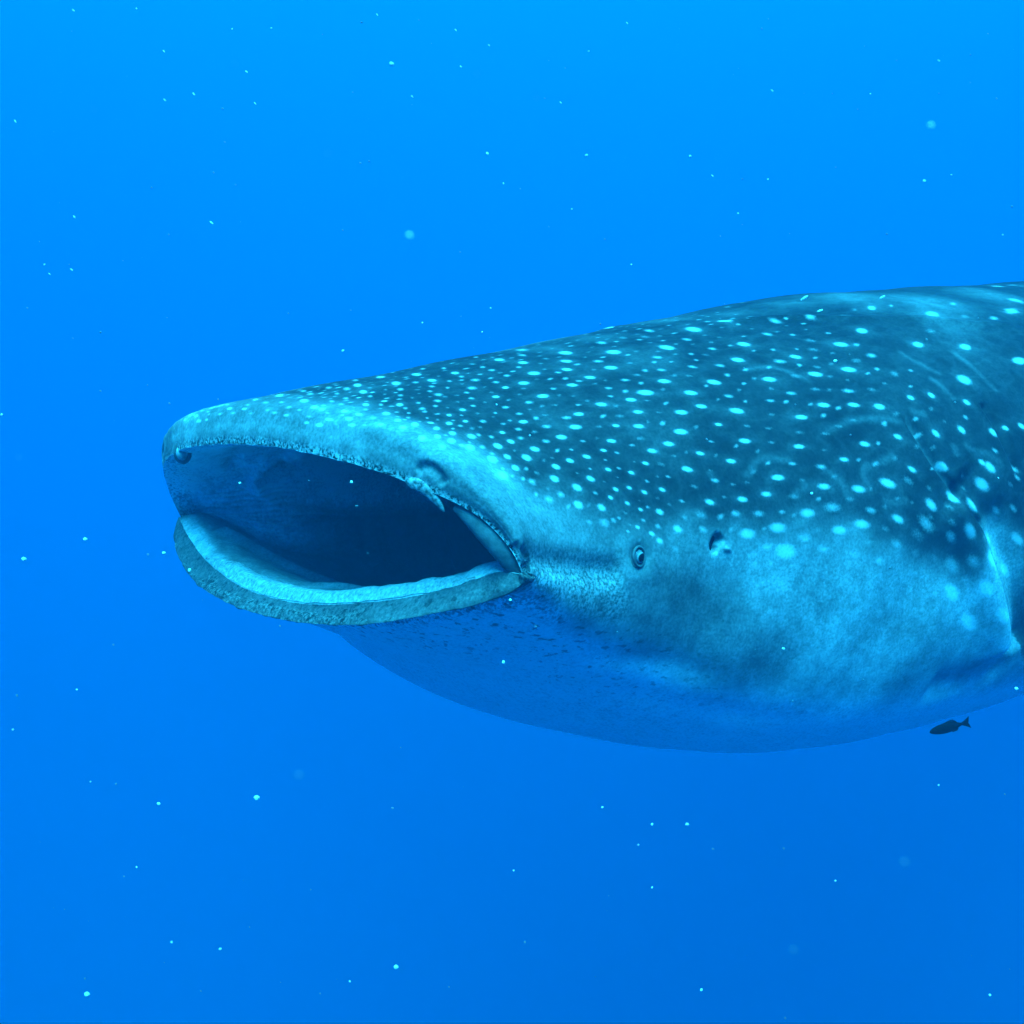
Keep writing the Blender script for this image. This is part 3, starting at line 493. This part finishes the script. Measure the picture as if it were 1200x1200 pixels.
# the rest of the back, behind the picture's edge: rows of dots between faint bars
for k in range(420):
    v = rng.uniform(4.75, 9.8); t = rng.uniform(math.radians(2), math.radians(178))
    rd = float(rng.uniform(.012, .02)); dot(v, t, rd ** -2, 0, rd ** -2, rd, int(rng.choice([2, 3, 3])))
for sq in SQUIGGLES:
    for r, c, f, d in stroke_field(sq, .009):
        sub = np.ix_(np.arange(r.start, r.stop), c)
        tone[sub] += f * .030
for r, c, f, d in stroke_field(S_['gill'], .006):
    sub = np.ix_(np.arange(r.start, r.stop), c); tone[sub] += f * .05
speck = bel * smooth(.30, .03, db) * smooth(3.0, 1.3, Vg) * .9
speck = np.maximum(speck, .24 * (1 - dors) * (1 - bel) * smooth(2.1, 2.6, Vg))
mott = np.zeros(Vg.shape)
for name, rad, amt in (('jaw', .05, .9),):
    for r, c, f, d in stroke_field([(v, t - .05) for v, t in S_[name]], rad):
        sub = np.ix_(np.arange(r.start, r.stop), c)
        mott[sub] = np.maximum(mott[sub], f * amt); 
for v, t, rad, val in PIGMENT_AND_SHADE[3:6]:
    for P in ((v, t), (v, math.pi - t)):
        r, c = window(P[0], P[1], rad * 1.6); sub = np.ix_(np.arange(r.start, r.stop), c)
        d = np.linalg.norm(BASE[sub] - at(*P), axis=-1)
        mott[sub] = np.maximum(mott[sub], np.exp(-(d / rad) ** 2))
lipm = smooth(.22, .05, Vg) * (Fg > -.05)
mott = np.maximum(mott, lipm * 1.7)
mott = np.maximum(mott, lipz * .35 + 1.2 * lipz * smooth(.4, .66, Vg))
mott = np.maximum(mott, smooth(.05, .0, np.abs(db)) * smooth(1.6, .8, Vg) * .9)
mott = np.maximum(mott, .18 * (1 - dors) * (1 - bel))
speck = np.maximum(speck, smooth(.12, .0, np.abs(db)) * smooth(4.2, 1.0, Vg) * .8)

# inside of the mouth: pale lips and palate, darker gullet
wg = np.broadcast_to(w_in[:, None], INN.shape[:2]); sg = np.broadcast_to(np.sin(th)[None], INN.shape[:2])
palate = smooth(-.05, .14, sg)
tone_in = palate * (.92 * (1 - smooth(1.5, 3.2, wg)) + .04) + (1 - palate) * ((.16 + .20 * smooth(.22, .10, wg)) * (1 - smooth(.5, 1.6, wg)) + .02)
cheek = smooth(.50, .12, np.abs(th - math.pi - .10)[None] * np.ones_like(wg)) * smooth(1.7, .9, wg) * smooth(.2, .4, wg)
tone_in = np.maximum(tone_in, .70 * cheek)  # far cheek paled: light falling on it is put into the colour
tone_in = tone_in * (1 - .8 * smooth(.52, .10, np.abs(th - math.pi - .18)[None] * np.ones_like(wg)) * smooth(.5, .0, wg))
NI_ = len(w_in)
mott_in = np.where(sg > -.02, smooth(.34, .12, wg) * .9, 0.0)
tone_in = tone_in * (1 - .15 * mott_in)
N_in = -grid_normals(INN)
def fold_in(pts, rad, depth):
    a = np.array(pts, float); x = np.arange(len(a)); a = hermite(x, a, np.linspace(0, len(a) - 1, (len(a) - 1) * 6 + 1)) if len(a) > 2 else np.linspace(a[0], a[1], 12)
    iw = np.clip(np.searchsorted(-w_in, -a[:, 0]), 0, NI_ - 1); it = np.searchsorted(th, np.radians(a[:, 1]))
    line = INN_BASE[iw, np.clip(it, 0, NT - 1)]
    d, tt = seg_dist(INN_BASE, line)
    f = np.exp(-(d / rad) ** 2) * smooth(0, .15, tt) * smooth(0, .15, 1 - tt)
    INN[:] += N_in * (f * depth)[..., None]
if N_in[NI_ // 2, np.searchsorted(th, math.pi), 1] < 0: N_in = -N_in
INN_BASE = INN.copy()
R_ = math.radians
INN += N_in * (lump(INN_BASE) * -smooth(.7, .3, w_in)[:, None] * np.where(np.sin(th) > 0, .35, .8)[None])[..., None]
fold_in([(1.3, 100), (1.25, 125), (1.2, 143), (1.05, 147), (.95, 158), (.95, 171), (1.05, 178.5), (1.35, 181), (1.8, 181)], .014, .020)
fold_in([(1.05, 141), (1.1, 145), (1.2, 152), (1.27, 160)], .008, -.014)
fold_in([(.72, 138), (.74, 146), (.76, 153)], .016, -.020)
fold_in([(1.75, 176), (1.76, 198), (1.66, 220)], .008, .022)
fold_in([(2.3, 120), (2.3, 180), (2.2, 240)], .02, .03)
fold_in([(2.9, 110), (2.9, 180), (2.8, 250)], .02, .03)
for q in range(11):
    a0 = 166 + q * 3.1
    fold_in([(.30 + .05 * (q % 3), a0), (.7, a0 + 1.5), (1.25, a0 - .5)], .0035, .0045)
fold_in([(.30, 222), (.50, 232), (.75, 246), (.9, 262)], .012, .018)
fold_in([(.45, -94), (.62, -80), (.6, -64), (.8, -50)], .010, .014)
fold_in([(.8, 236), (1.0, 250), (1.2, 262)], .016, .016)

ALL = np.concatenate([INN.reshape(-1, 3), OUT.reshape(-1, 3)])
quads = grid_quads(NI_ + len(v_out), NT)[:, ::-1]
a_, b_, c_, d_ = (ALL[quads[(NI_ + ic) * NT + jc, k]] for k in range(4))
if np.cross(b_ - a_, d_ - a_)[1] < 0:
    quads = quads[:, ::-1]

# ---- place the animal in the world
el_, ph_ = ELEV, PHI
dvec = Vector((math.sin(ph_) * math.cos(el_), math.cos(ph_) * math.cos(el_), math.sin(el_)))
fwd = -dvec; rt = fwd.cross(Vector((0, 0, 1))).normalized(); upv = rt.cross(fwd)
rr = math.cos(ROLL) * rt + math.sin(ROLL) * upv; uu_ = -math.sin(ROLL) * rt + math.cos(ROLL) * upv
B = Matrix((tuple(rr) + (OFF_R,), tuple(uu_) + (OFF_U,), tuple(-fwd) + (-DIST,), (0, 0, 0, 1)))
shark = link(bpy.data.objects.new('whale_shark', None))
shark.matrix_world = CAM_M @ B
shark.empty_display_size = 0.3
tag(shark, 'huge dark whale shark with pale dots, wide open mouth and small eye', 'whale shark')

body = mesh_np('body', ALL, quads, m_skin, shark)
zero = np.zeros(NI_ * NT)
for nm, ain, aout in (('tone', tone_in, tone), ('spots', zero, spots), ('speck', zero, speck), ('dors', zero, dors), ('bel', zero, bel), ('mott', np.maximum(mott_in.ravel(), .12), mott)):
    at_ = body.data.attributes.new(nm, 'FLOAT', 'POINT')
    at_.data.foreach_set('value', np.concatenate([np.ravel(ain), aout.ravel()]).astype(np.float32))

# ---- parts on the head
def tube(name, pts, rads, mat, parent, nrm=None, flat=1.0, seg=14):
    """A tapering tube along pts; flat squashes it along nrm."""
    pts = np.asarray(pts, float); k = len(pts)
    tg = np.gradient(pts, axis=0); tg /= np.linalg.norm(tg, axis=1)[:, None]
    V = []
    for i in range(k):
        nn = nrm[i] if nrm is not None else np.array([0, 0, 1.0])
        nn = nn - tg[i] * (nn @ tg[i]); nn /= np.linalg.norm(nn)
        bb = np.cross(tg[i], nn)
        for j in range(seg):
            a = 2 * math.pi * j / seg
            V.append(pts[i] + rads[i] * (math.cos(a) * bb + math.sin(a) * flat * nn))
    Q = grid_quads(k, seg)
    bm = bmesh.new()
    vs = [bm.verts.new(p) for p in V]
    for q in Q: bm.faces.new([vs[x] for x in q])
    bm.faces.new(vs[:seg]); bm.faces.new(vs[-seg:])
    return obj_bm(name, bm, mat, parent)

def disc(name, centre, ax, ay, nn, ra, rb, h, mat, parent, seg=40, rows=10):
    """Half ellipsoid standing proud of the skin."""
    bm = bmesh.new(); grid = []
    for i in range(rows + 1):
        ph = math.pi / 2 * i / rows
        grid.append([bm.verts.new(centre + math.cos(ph) * (ra * math.cos(2 * math.pi * j / seg) * ax + rb * math.sin(2 * math.pi * j / seg) * ay) + math.sin(ph) * h * nn) for j in range(seg)] if i < rows else [bm.verts.new(centre + h * nn)])
    for i in range(rows):
        for j in range(seg):
            if i < rows - 1: bm.faces.new((grid[i][j], grid[i][(j + 1) % seg], grid[i + 1][(j + 1) % seg], grid[i + 1][j]))
            else: bm.faces.new((grid[i][j], grid[i][(j + 1) % seg], grid[i + 1][0]))
    return obj_bm(name, bm, mat, parent)

for P in ((ev, et), (ev, math.pi - et)):
    p, a, b, nn = frame(*P)
    sgn = 1 if nn[1] > 0 else -1
    if b[2] < 0: b = -b
    a = -a                       # forwards
    ax = a * .35 + b * .94; ax /= np.linalg.norm(ax); ay = np.cross(nn, ax)
    ax = b * .97 - a * .22; ax /= np.linalg.norm(ax); ay = np.cross(nn, ax); ay /= np.linalg.norm(ay)
    e = disc('eye', p - nn * .012, ax, ay, nn, .0162, .0158, .021, m_eye, shark)
    c0 = p - nn * .012
    def cap(name, tilt, ang, grow, mat, squash):
        """A thin cap lying on the eyeball round the direction tilt."""
        w = nn + tilt; w /= np.linalg.norm(w); u = ax - w * (ax @ w); u /= np.linalg.norm(u); v_ = np.cross(w, u)
        bm = bmesh.new(); rr = []
        for i in range(7):
            al = ang * i / 6
            rr.append([])
            for j in range(28):
                ph = 2 * math.pi * j / 28
                d_ = math.cos(al) * w + math.sin(al) * (u * math.cos(ph) + v_ * math.sin(ph) * squash)
                x_, y_, z_ = d_ @ ax, d_ @ ay, d_ @ nn
                t_ = ((x_ / .0162) ** 2 + (y_ / .0158) ** 2 + (z_ / .021) ** 2) ** -.5
                rr[-1].append(bm.verts.new(c0 + d_ * t_ * grow))
                if i == 0: break
        for j in range(28): bm.faces.new((rr[0][0], rr[1][j], rr[1][(j + 1) % 28]))
        for i in range(1, 6):
            for j in range(28): bm.faces.new((rr[i][j], rr[i + 1][j], rr[i + 1][(j + 1) % 28], rr[i][(j + 1) % 28]))
        return obj_bm(name, bm, mat, e)
    lean = -a * .12 - b * .10
    cap('iris', lean, .50, 1.012, m_iris, 1.25)
    cap('pupil', lean, .36, 1.03, m_pupil, 1.3)
    k = np.linspace(0, 2 * math.pi, 49)[:-1]
    ring = [p + nn * (.003 + .003 * math.sin(x)) + ax * .0166 * math.cos(x) + ay * .0162 * math.sin(x) for x in k]
    V = []
    for i, x in enumerate(k):
        o = ax * math.cos(x) + ay * math.sin(x)
        for j in range(8):
            y = 2 * math.pi * j / 8
            V.append(ring[i] + .0026 * (math.cos(y) * o + math.sin(y) * nn))
    Q = grid_quads(48, 8); Q = np.concatenate([Q, [[47 * 8 + j, 47 * 8 + (j + 1) % 8, (j + 1) % 8, j] for j in range(8)]])
    bm = bmesh.new(); vs = [bm.verts.new(q) for q in V]
    for q in Q: bm.faces.new([vs[x] for x in q])
    obj_bm('eyelid', bm, m_rim, shark)

# fold of skin along the hinge of the jaws, both sides
for mir in (False,):
    key = np.array([(.06, R_(33)), (.03, R_(25)), (.0, R_(17)), (.0, R_(9)), (.02, R_(3)), (.16, R_(-2.5))])
    dk = dense(key, 6)
    pts, nr = [], []
    for v, t in dk:
        t = math.pi - t if mir else t
        p, a, b, nn = frame(max(v, .01), t)
        inward = np.array([.30, -np.sign(p[1]) * .25, -.60])
        pts.append(p - nn * .010 + inward * (.010 if mir else .017)); nr.append(nn)
    k = len(pts); rr_ = [.005 + .012 * math.sin(math.pi * (i / (k - 1)) ** .8) for i in range(k)]
    tube('labial_fold', pts, rr_, m_fold, shark, nr, .55)

# nasal barbel: a ragged skin flap hanging from the near nostril, and its twin
k = np.linspace(0, 1, 20)
pts, nr, rads = [], [], []
tip = at(.0, R_(38.5)) + np.array([-.006, .004, -.026])
for q in k:
    p, a, b, nn = frame(.03 + .07 * q * (1 - q), R_(48.5 - 7.5 * min(1, q * 1.25)))
    w_ = float(smooth(.45, 1.0, np.array(q)))
    pts.append((p + nn * (.002 - .004 * q) + np.array([0, 0, -.002])) * (1 - w_) + tip * w_); nr.append(nn)
    rads.append(.0008 + .0105 * math.sin(math.pi * min(1, q ** .8 * 1.02)) ** .9 * (1 - .25 * q))
tube('nasal_barbel', pts, rads, m_barbel, shark, nr, .45)

# band of tiny teeth inside the lower lip
tb = np.radians(np.concatenate([np.linspace(-34, -120, 260)]))
tb_th = tb % (2 * math.pi); tb_th = np.where(tb_th > math.radians(265), tb_th - 2 * math.pi, tb_th)
def inner_at(w, t):
    i = np.clip(np.searchsorted(-w_in, -w), 0, NI_ - 1)
    j = np.searchsorted(th, t) % NT
    return INN[i, j]
rows_t = np.linspace(0, 1, 9); V, al, ac_ = [], [], []
for i, t in enumerate(tb_th):
    edge = smooth(0, .22, np.array(i / 259)) * smooth(0, .16, np.array(1 - i / 259))
    wmax = .03 + .20 * float(edge)
    for r_ in rows_t:
        p = inner_at(.005 + wmax * r_, t) + np.array([0, 0, .002 + .006 * math.sin(math.pi * r_) * float(edge)])
        V.append(p); al.append(i / 259 * 1.0); ac_.append(r_)
band = mesh_np('tooth_band', V, grid_quads(260, 9, close=False), m_teeth, shark)
for nm, arr in (('along', al), ('across', ac_)):
    x = band.data.attributes.new(nm, 'FLOAT', 'POINT'); x.data.foreach_set('value', np.array(arr, np.float32))

# nostril opening on the inner face of the far lip corner, with its fleshy knob
nw, nt_ = .07, R_(117.5)
p = inner_at(nw, nt_); nn = np.array([.62, .74, -.12]); nn /= np.linalg.norm(nn)
ax = np.array([0, .1, 1.0]); ax -= nn * (ax @ nn); ax /= np.linalg.norm(ax); ay = np.cross(nn, ax)
nost = disc('nostril', p - nn * .004, ax, ay, nn, .024, .018, .008, m_fold, shark, 28, 6)
disc('nostril_knob', p + nn * .002, ax, ay, nn, .015, .011, .010, m_knob, nost, 24, 6)

# spiracle: near-black tube painting shade into the pit and the thin fold over its hind rim
for mir in (False, True):
    pts, nr = [], []
    for v, t in dense([(sv + .055, st + .052), (sv + .02, st + .026), (sv, st), (sv + .014, st - .022)], 5):
        p, a, b, nn = frame(v, math.pi - t if mir else t); pts.append(p - nn * .019); nr.append(nn)
    k = len(pts)
    tube('spiracle', pts, [.003 + .008 * math.sin(math.pi * (i + .7) / (k + .4)) for i in range(k)], m_dark, shark, nr, .6)

# ---- fins and tail, behind the picture's edge
def fin(name, root_a, root_b, tip, sweep, thick, mat):
    """Flat tapering fin from a root chord a-b to a rounded tip."""
    ra, rb, tp, sw = (np.array(x, float) for x in (root_a, root_b, tip, sweep))
    ch = rb - ra; span = tp - ra; nn = np.cross(ch, span); nn /= np.linalg.norm(nn)
    rows, cols = 14, 24; V = []
    for i in range(rows):
        s = i / (rows - 1)
        w = (1 - s) ** .8 * .9 + .1 * (1 - s ** 8)
        o = ra + span * s + sw * s * s
        for j in range(cols):
            an = 2 * math.pi * j / cols; x = .5 - .5 * math.cos(an)
            y = math.sin(an) * thick * (1 - .75 * s) * (1 - .55 * x)
            V.append(o + ch * w * x + nn * y)
    bm = bmesh.new(); vs = [bm.verts.new(p) for p in V]
    for q in grid_quads(rows, cols): bm.faces.new([vs[x] for x in q])
    bm.faces.new(vs[:cols]); bm.faces.new(vs[-cols:])
    return obj_bm(name, bm, mat, shark)
for sg_ in (1, -1):
    fin('pectoral_fin', (-1.95, .52 * sg_, -.40), (-2.55, .52 * sg_, -.38), (-2.75, 1.45 * sg_, -.72), (-.15, 0, -.05), .05, m_fin)
    fin('pelvic_fin', (-4.0, .25 * sg_, -.18), (-4.25, .22 * sg_, -.15), (-4.3, .5 * sg_, -.42), (-.05, 0, 0), .02, m_fin)
fin('dorsal_fin', (-3.75, 0, .36), (-4.3, 0, .26), (-4.35, 0, .80), (-.1, 0, 0), .04, m_fin)
fin('dorsal_fin', (-4.85, 0, .22), (-5.1, 0, .2), (-5.15, 0, .4), (-.05, 0, 0), .02, m_fin)
fin('tail_fin', (-5.9, 0, .06), (-6.25, 0, .08), (-6.85, 0, .85), (-.15, 0, .05), .03, m_fin)
fin('tail_fin', (-5.9, 0, .06), (-6.25, 0, .08), (-6.35, 0, -.45), (-.1, 0, 0), .03, m_fin)

# ------------------------------------------------------------------ place things in the sea in front of the camera
def sea(px, py, dist):
    """World point seen at photo pixel (px, py) at the given distance along the view."""
    x = (px - 600) / FOCAL_PX * dist; y = (600 - py) / FOCAL_PX * dist
    return CAM_M @ Vector((x, y, -dist))

# ---- small dark fish under the belly
fish = link(bpy.data.objects.new('fish', None))
tag(fish, 'small dark fish with forked tail swimming below the pale belly', 'fish')
fish.matrix_world = Matrix.Translation(sea(1109, 853, 2.05)) @ CAM_M @ Matrix.Rotation(math.radians(9), 4, 'Z') @ Matrix.Rotation(math.radians(8), 4, 'Y')
FS = 2.05 / FOCAL_PX * 1.0
prof = [(-21.5, 0.3, .3, -1.5), (-20, 2.0, 1.8, -1.3), (-16, 4.0, 3.2, -.9), (-9, 5.7, 4.2, -.5), (0, 6.4, 4.6, -.1), (7, 5.6, 3.9, .5), (13, 3.8, 2.6, .9), (18, 1.9, 1.2, 1.1), (21, 1.6, .8, 1.2)]
V = []
for x, h, w, zc in prof:
    for j in range(20):
        a = 2 * math.pi * j / 20
        V.append(((x) * FS, (zc + h * math.sin(a)) * FS, w * math.cos(a) * FS))
bm = bmesh.new(); vs = [bm.verts.new(p) for p in V]
for q in grid_quads(len(prof), 20): bm.faces.new([vs[x] for x in q])
bm.faces.new(vs[:20]); bm.faces.new(vs[-20:])
fb = obj_bm('body', bm, m_fish, fish)
sb = fb.modifiers.new('round', 'SUBSURF'); sb.levels = sb.render_levels = 1
def flat_fin(name, pts, th_):
    bm = bmesh.new()
    A = [bm.verts.new((x * FS, y * FS, th_ * FS)) for x, y in pts]; Bv = [bm.verts.new((x * FS, y * FS, -th_ * FS)) for x, y in pts]
    bm.faces.new(A); bm.faces.new(Bv[::-1])
    for i in range(len(pts)):
        j = (i + 1) % len(pts); bm.faces.new((A[i], Bv[i], Bv[j], A[j]))
    return obj_bm(name, bm, m_fish, fish, smooth=False)
flat_fin('tail_fin', [(19, 2.6), (23, 4.2), (29.5, 8.2), (28.6, 3.5), (27.8, 1.2), (29, -1.2), (30.5, -5.6), (24, -2.2), (19, -.2)], .5)
flat_fin('dorsal_fin', [(-4, 5.2), (3, 7.6), (9, 8.3), (13, 5.6), (14, 4.0), (8, 4.6)], .5)
flat_fin('anal_fin', [(3, -4.6), (8, -6.3), (13, -5.2), (15, -2.6), (9, -3.6)], .5)
for z in (4.0, -4.0):
    bm = bmesh.new(); bmesh.ops.create_uvsphere(bm, u_segments=12, v_segments=8, radius=.9 * FS)
    bmesh.ops.translate(bm, verts=bm.verts, vec=(-15.5 * FS, .4 * FS, z * .72 * FS)); obj_bm('eye', bm, m_pupil, fish)

# ---- drifting specks
def speck_mesh(long, jit, seed):
    bm = bmesh.new(); bmesh.ops.create_icosphere(bm, subdivisions=2, radius=1.0)
    r = random.Random(seed)
    for v in bm.verts:
        v.co *= 1 + jit * (r.random() - .5); v.co.x *= long
    me = bpy.data.meshes.new('plankton_speck'); bm.to_mesh(me); bm.free()
    return me
round_ms = [speck_mesh(1.25, .5, s) for s in range(3)]; sliver_ms = [speck_mesh(3.6, .4, s + 9) for s in range(3)]
for me in round_ms: me.materials.append(m_speck)
for me in sliver_ms: me.materials.append(m_speck)
soft_me = speck_mesh(1.1, .3, 31); soft_me.materials.append(m_speck_dim)
bright_soft_me = speck_mesh(1.1, .3, 32); bright_soft_me.materials.append(m_speck)
dim_ms = [speck_mesh(1.5, .5, s + 40) for s in range(3)]
for me in dim_ms: me.materials.append(m_speck_dim)
def speck(px, py, size, kind='round', dist=None, ang=None, label=None, group='specks drifting in the open water'):
    r = random.Random(int(px * 31 + py * 7))
    dist = dist or r.uniform(1.0, 1.7)
    me = {'round': round_ms, 'sliver': sliver_ms, 'soft': [soft_me, bright_soft_me][size > 6:], 'dim': dim_ms}[kind][r.randrange(100) % (1 if kind == 'soft' else 3)]
    o = bpy.data.objects.new('plankton_speck', me)
    o.location = sea(px, py, dist)
    s = .7 * size / 2 / FOCAL_PX * dist
    o.scale = (s, s, s)
    a = math.radians(ang if ang is not None else r.uniform(-75, -20))
    o.rotation_euler = (CAM_M @ Matrix.Rotation(a, 4, 'Z') @ Matrix.Rotation(r.uniform(-.5, .5), 4, 'X')).to_euler()
    link(o)
    if py < 300: place = ['in the top left of the water', 'high in the water left of centre', 'high in the water right of centre', 'in the top right of the water'][min(3, int(px / 300))]
    elif py < 760: place = 'in the water left of the snout' if px < 190 else ('in the water above the snout' if py < 480 and px < 700 else ('in front of the mouth and head' if px < 700 else 'in front of the dotted flank'))
    else: place = ['in the dark water at the bottom left', 'in the dark water below the lower lip', 'in the dark water below the belly', 'in the dark water at the bottom right'][min(3, int(px / 300))]
    look = {'round': 'tiny white speck', 'sliver': 'tiny slanting white sliver', 'dim': 'faint bluish speck', 'soft': 'blurred pale blue disc of a speck'}[kind]
    return tag(o, label or look + ' ' + place, 'speck', group)
speck(102, 1165, 7, label='bright white speck in the dark water at the bottom left corner', dist=1.0)
speck(459, 75, 6, label='brightest white speck in the open water above the snout', dist=1.0)
speck(28, 655, 6, label='bright speck level with the mouth at the left edge', dist=1.0, ang=-10)
speck(301, 935, 7, label='bright speck in the open water below the lower lip', dist=1.1, ang=0)
speck(464, 1133, 6, label='white speck low in the water under the throat', dist=1.1)
speck(979, 423, 4.5, label='bright speck in front of the dotted back', dist=1.2, ang=10)
speck(590, 776, 5, label='white speck in front of the pale throat below the mouth corner', dist=1.2, ang=-80)
speck(100, 632, 5, ang=0); speck(192, 648, 5, ang=-20); speck(222, 668, 4.5, ang=80, dist=1.3, label='white speck against the far end of the lower lip')
speck(281, 566, 0.1 + 3.5, dist=1.3, ang=0, label='white speck in front of the far cheek inside the mouth')
speck(412, 565, 4, dist=1.3, ang=-30, label='white speck in front of the palate near the upper lip')
speck(418, 593, 3, dist=1.3, ang=0, kind='dim', label='faint speck in front of the dark mouth')
speck(598, 703, 4, dist=1.3, label='white speck on the lower lip next to the mouth corner')
speck(918, 760, 4, dist=1.3, label='white speck in front of the grey flank')
speck(951, 578, 4, dist=1.3, ang=5, label='white speck in front of the dotted flank above the pale patch')
speck(1191, 807, 4.5, dist=1.4, ang=-10, label='white speck at the right edge above the small fish')
speck(943, 349, 4, 'sliver', 1.4, 30, 'white sliver in front of the upper edge of the back'); speck(961, 364, 3, 'sliver', 1.4, 20, 'small white sliver just below the upper edge of the back')
speck(1034, 348, 3, 'sliver', 1.4, 30, 'white sliver at the edge of the back near the right')
speck(582, 474, 2.5, label='pinprick white speck in front of the snout dots', dist=1.4); speck(621, 510, 2.5, label='pinprick white speck in front of the dotted cheek', dist=1.4)
for px, py, s, d in ((1091, 147, 9, .34), (629, 115, 8, .34), (559, 87, 8, .30), (480, 276, 11, .32), (384, 180, 9, .27), (350, 908, 14, .26), (1060, 1010, 14, .25), (22, 536, 8, .33), (110, 128, 8, .28), (275, 75, 8, .27), (930, 1113, 12, .27)):
    if px == 480: speck(px, py, s * .75, 'soft', d, label='blurred pale blue disc of a speck high above the snout')
    elif px == 1091: speck(px, py, s * .8, 'soft', d, label='blurred pale blue disc of a speck in the upper right corner')
    else: speck(px, py, s * .42, 'soft', d, group='blurred specks close by')
for px, py, s in ((192, 60, 3), (289, 84, 3), (299, 121, 3), (193, 117, 3), (227, 110, 3), (87, 254, 3), (84, 316, 3), (58, 321, 2.5), (18, 142, 3), (248, 261, 4), (86, 12, 3), (442, 17, 2.5), (483, 113, 2.5), (534, 35, 2.5), (573, 53, 2.5), (540, 78, 2.5), (1100, 71, 2.8), (735, 27, 2.5), (905, 106, 2.6), (835, 206, 2.6), (657, 120, 2.5)):
    speck(px, py, s * .55, 'sliver', ang=random.Random(px).uniform(-60, -35))
for px, py, s in ((571, 180, 4.5), (687, 182, 4.5), (809, 183, 4.5), (1083, 212, 5), (402, 411, 4), (52, 310, 3), (2, 486, 4), (186, 942, 5), (201, 1104, 3.5), (258, 1112, 4), (160, 1016, 3), (805, 966, 5), (764, 966, 4), (706, 946, 3), (822, 1160, 4), (979, 1032, 3), (764, 1040, 3), (106, 916, 3), (90, 808, 3), (15, 855, 3), (410, 1150, 3), (318, 33, 3), (272, 34, 2.5), (495, 378, 2.5), (575, 361, 2.5), (565, 389, 2.5), (602, 1020, 2.5), (748, 990, 2.5), (1100, 920, 2.5), (1160, 1166, 4), (1170, 560, 2.5), (160, 10, 3), (690, 60, 2.5), (1020, 110, 2.5), (1115, 205, 3), (670, 245, 2.5), (590, 215, 2.5), (865, 250, 2.5), (1175, 275, 2.5), (740, 310, 2.5), (900, 210, 2.5)):
    speck(px, py, s * .85, ang=random.Random(px).uniform(-60, 60))
for k in range(80):
    px, py = rng.uniform(5, 1195), rng.uniform(5, 1195)
    if rng.random() < .55: py *= .4
    speck(float(px), float(py), float(rng.uniform(1.4, 3.0)), 'dim', float(rng.uniform(.9, 1.75)))

# the countless fainter motes, through the whole water round the camera
bm = bmesh.new(); mote = []
for k in range(900):
    d = rng.uniform(1.2, 7.0)
    p = sea(rng.uniform(-500, 1700), rng.uniform(-300, 1500), d)
    q = shark.matrix_world.inverted() @ p
    if -6 < q.x < .35 and abs(q.y) < .85 and -.85 < q.z < .75: continue
    mote.append((p, rng.uniform(.0006, .0016)))
for p, s in mote:
    vs = [bm.verts.new(p + Vector(c) * s) for c in ((1, 0, 0), (-1, .2, 0), (0, 1, .1), (0, -1, 0), (.1, 0, 1), (0, 0, -1))]
    for f in ((0, 2, 4), (2, 1, 4), (1, 3, 4), (3, 0, 4), (2, 0, 5), (1, 2, 5), (3, 1, 5), (0, 3, 5)): bm.faces.new([vs[x] for x in f])
motes = obj_bm('drifting_motes', bm, m_speck_dim)
tag(motes, 'faint dust of countless tiny motes hanging all through the blue water', 'motes', kind='stuff')

# ------------------------------------------------------------------ the sea itself: one closed body of even, clear blue water
m_water = bpy.data.materials.new('sea_water'); m_water.use_nodes = True
nt = m_water.node_tree
for x in list(nt.nodes):
    if x.type != 'OUTPUT_MATERIAL': nt.nodes.remove(x)
scat = nt.nodes.new('ShaderNodeVolumeScatter'); scat.inputs['Density'].default_value = .0188; scat.inputs['Color'].default_value = (.002, .49, 1.0, 1); scat.inputs['Anisotropy'].default_value = -0.19
absb = nt.nodes.new('ShaderNodeVolumeAbsorption'); absb.inputs['Density'].default_value = .15; absb.inputs['Color'].default_value = (0.0, .568, .700, 1)
add = nt.nodes.new('ShaderNodeAddShader')
nt.links.new(scat.outputs[0], add.inputs[0]); nt.links.new(absb.outputs[0], add.inputs[1])
nt.links.new(add.outputs[0], nt.nodes['Material Output'].inputs['Volume'])
bm = bmesh.new(); bmesh.ops.create_cube(bm, size=1.0)
for v in bm.verts:
    v.co = Vector((v.co.x * 320, v.co.y * 320, -80 if v.co.z < 0 else 36))
water = obj_bm('water', bm, m_water, smooth=False)
tag(water, kind='structure')
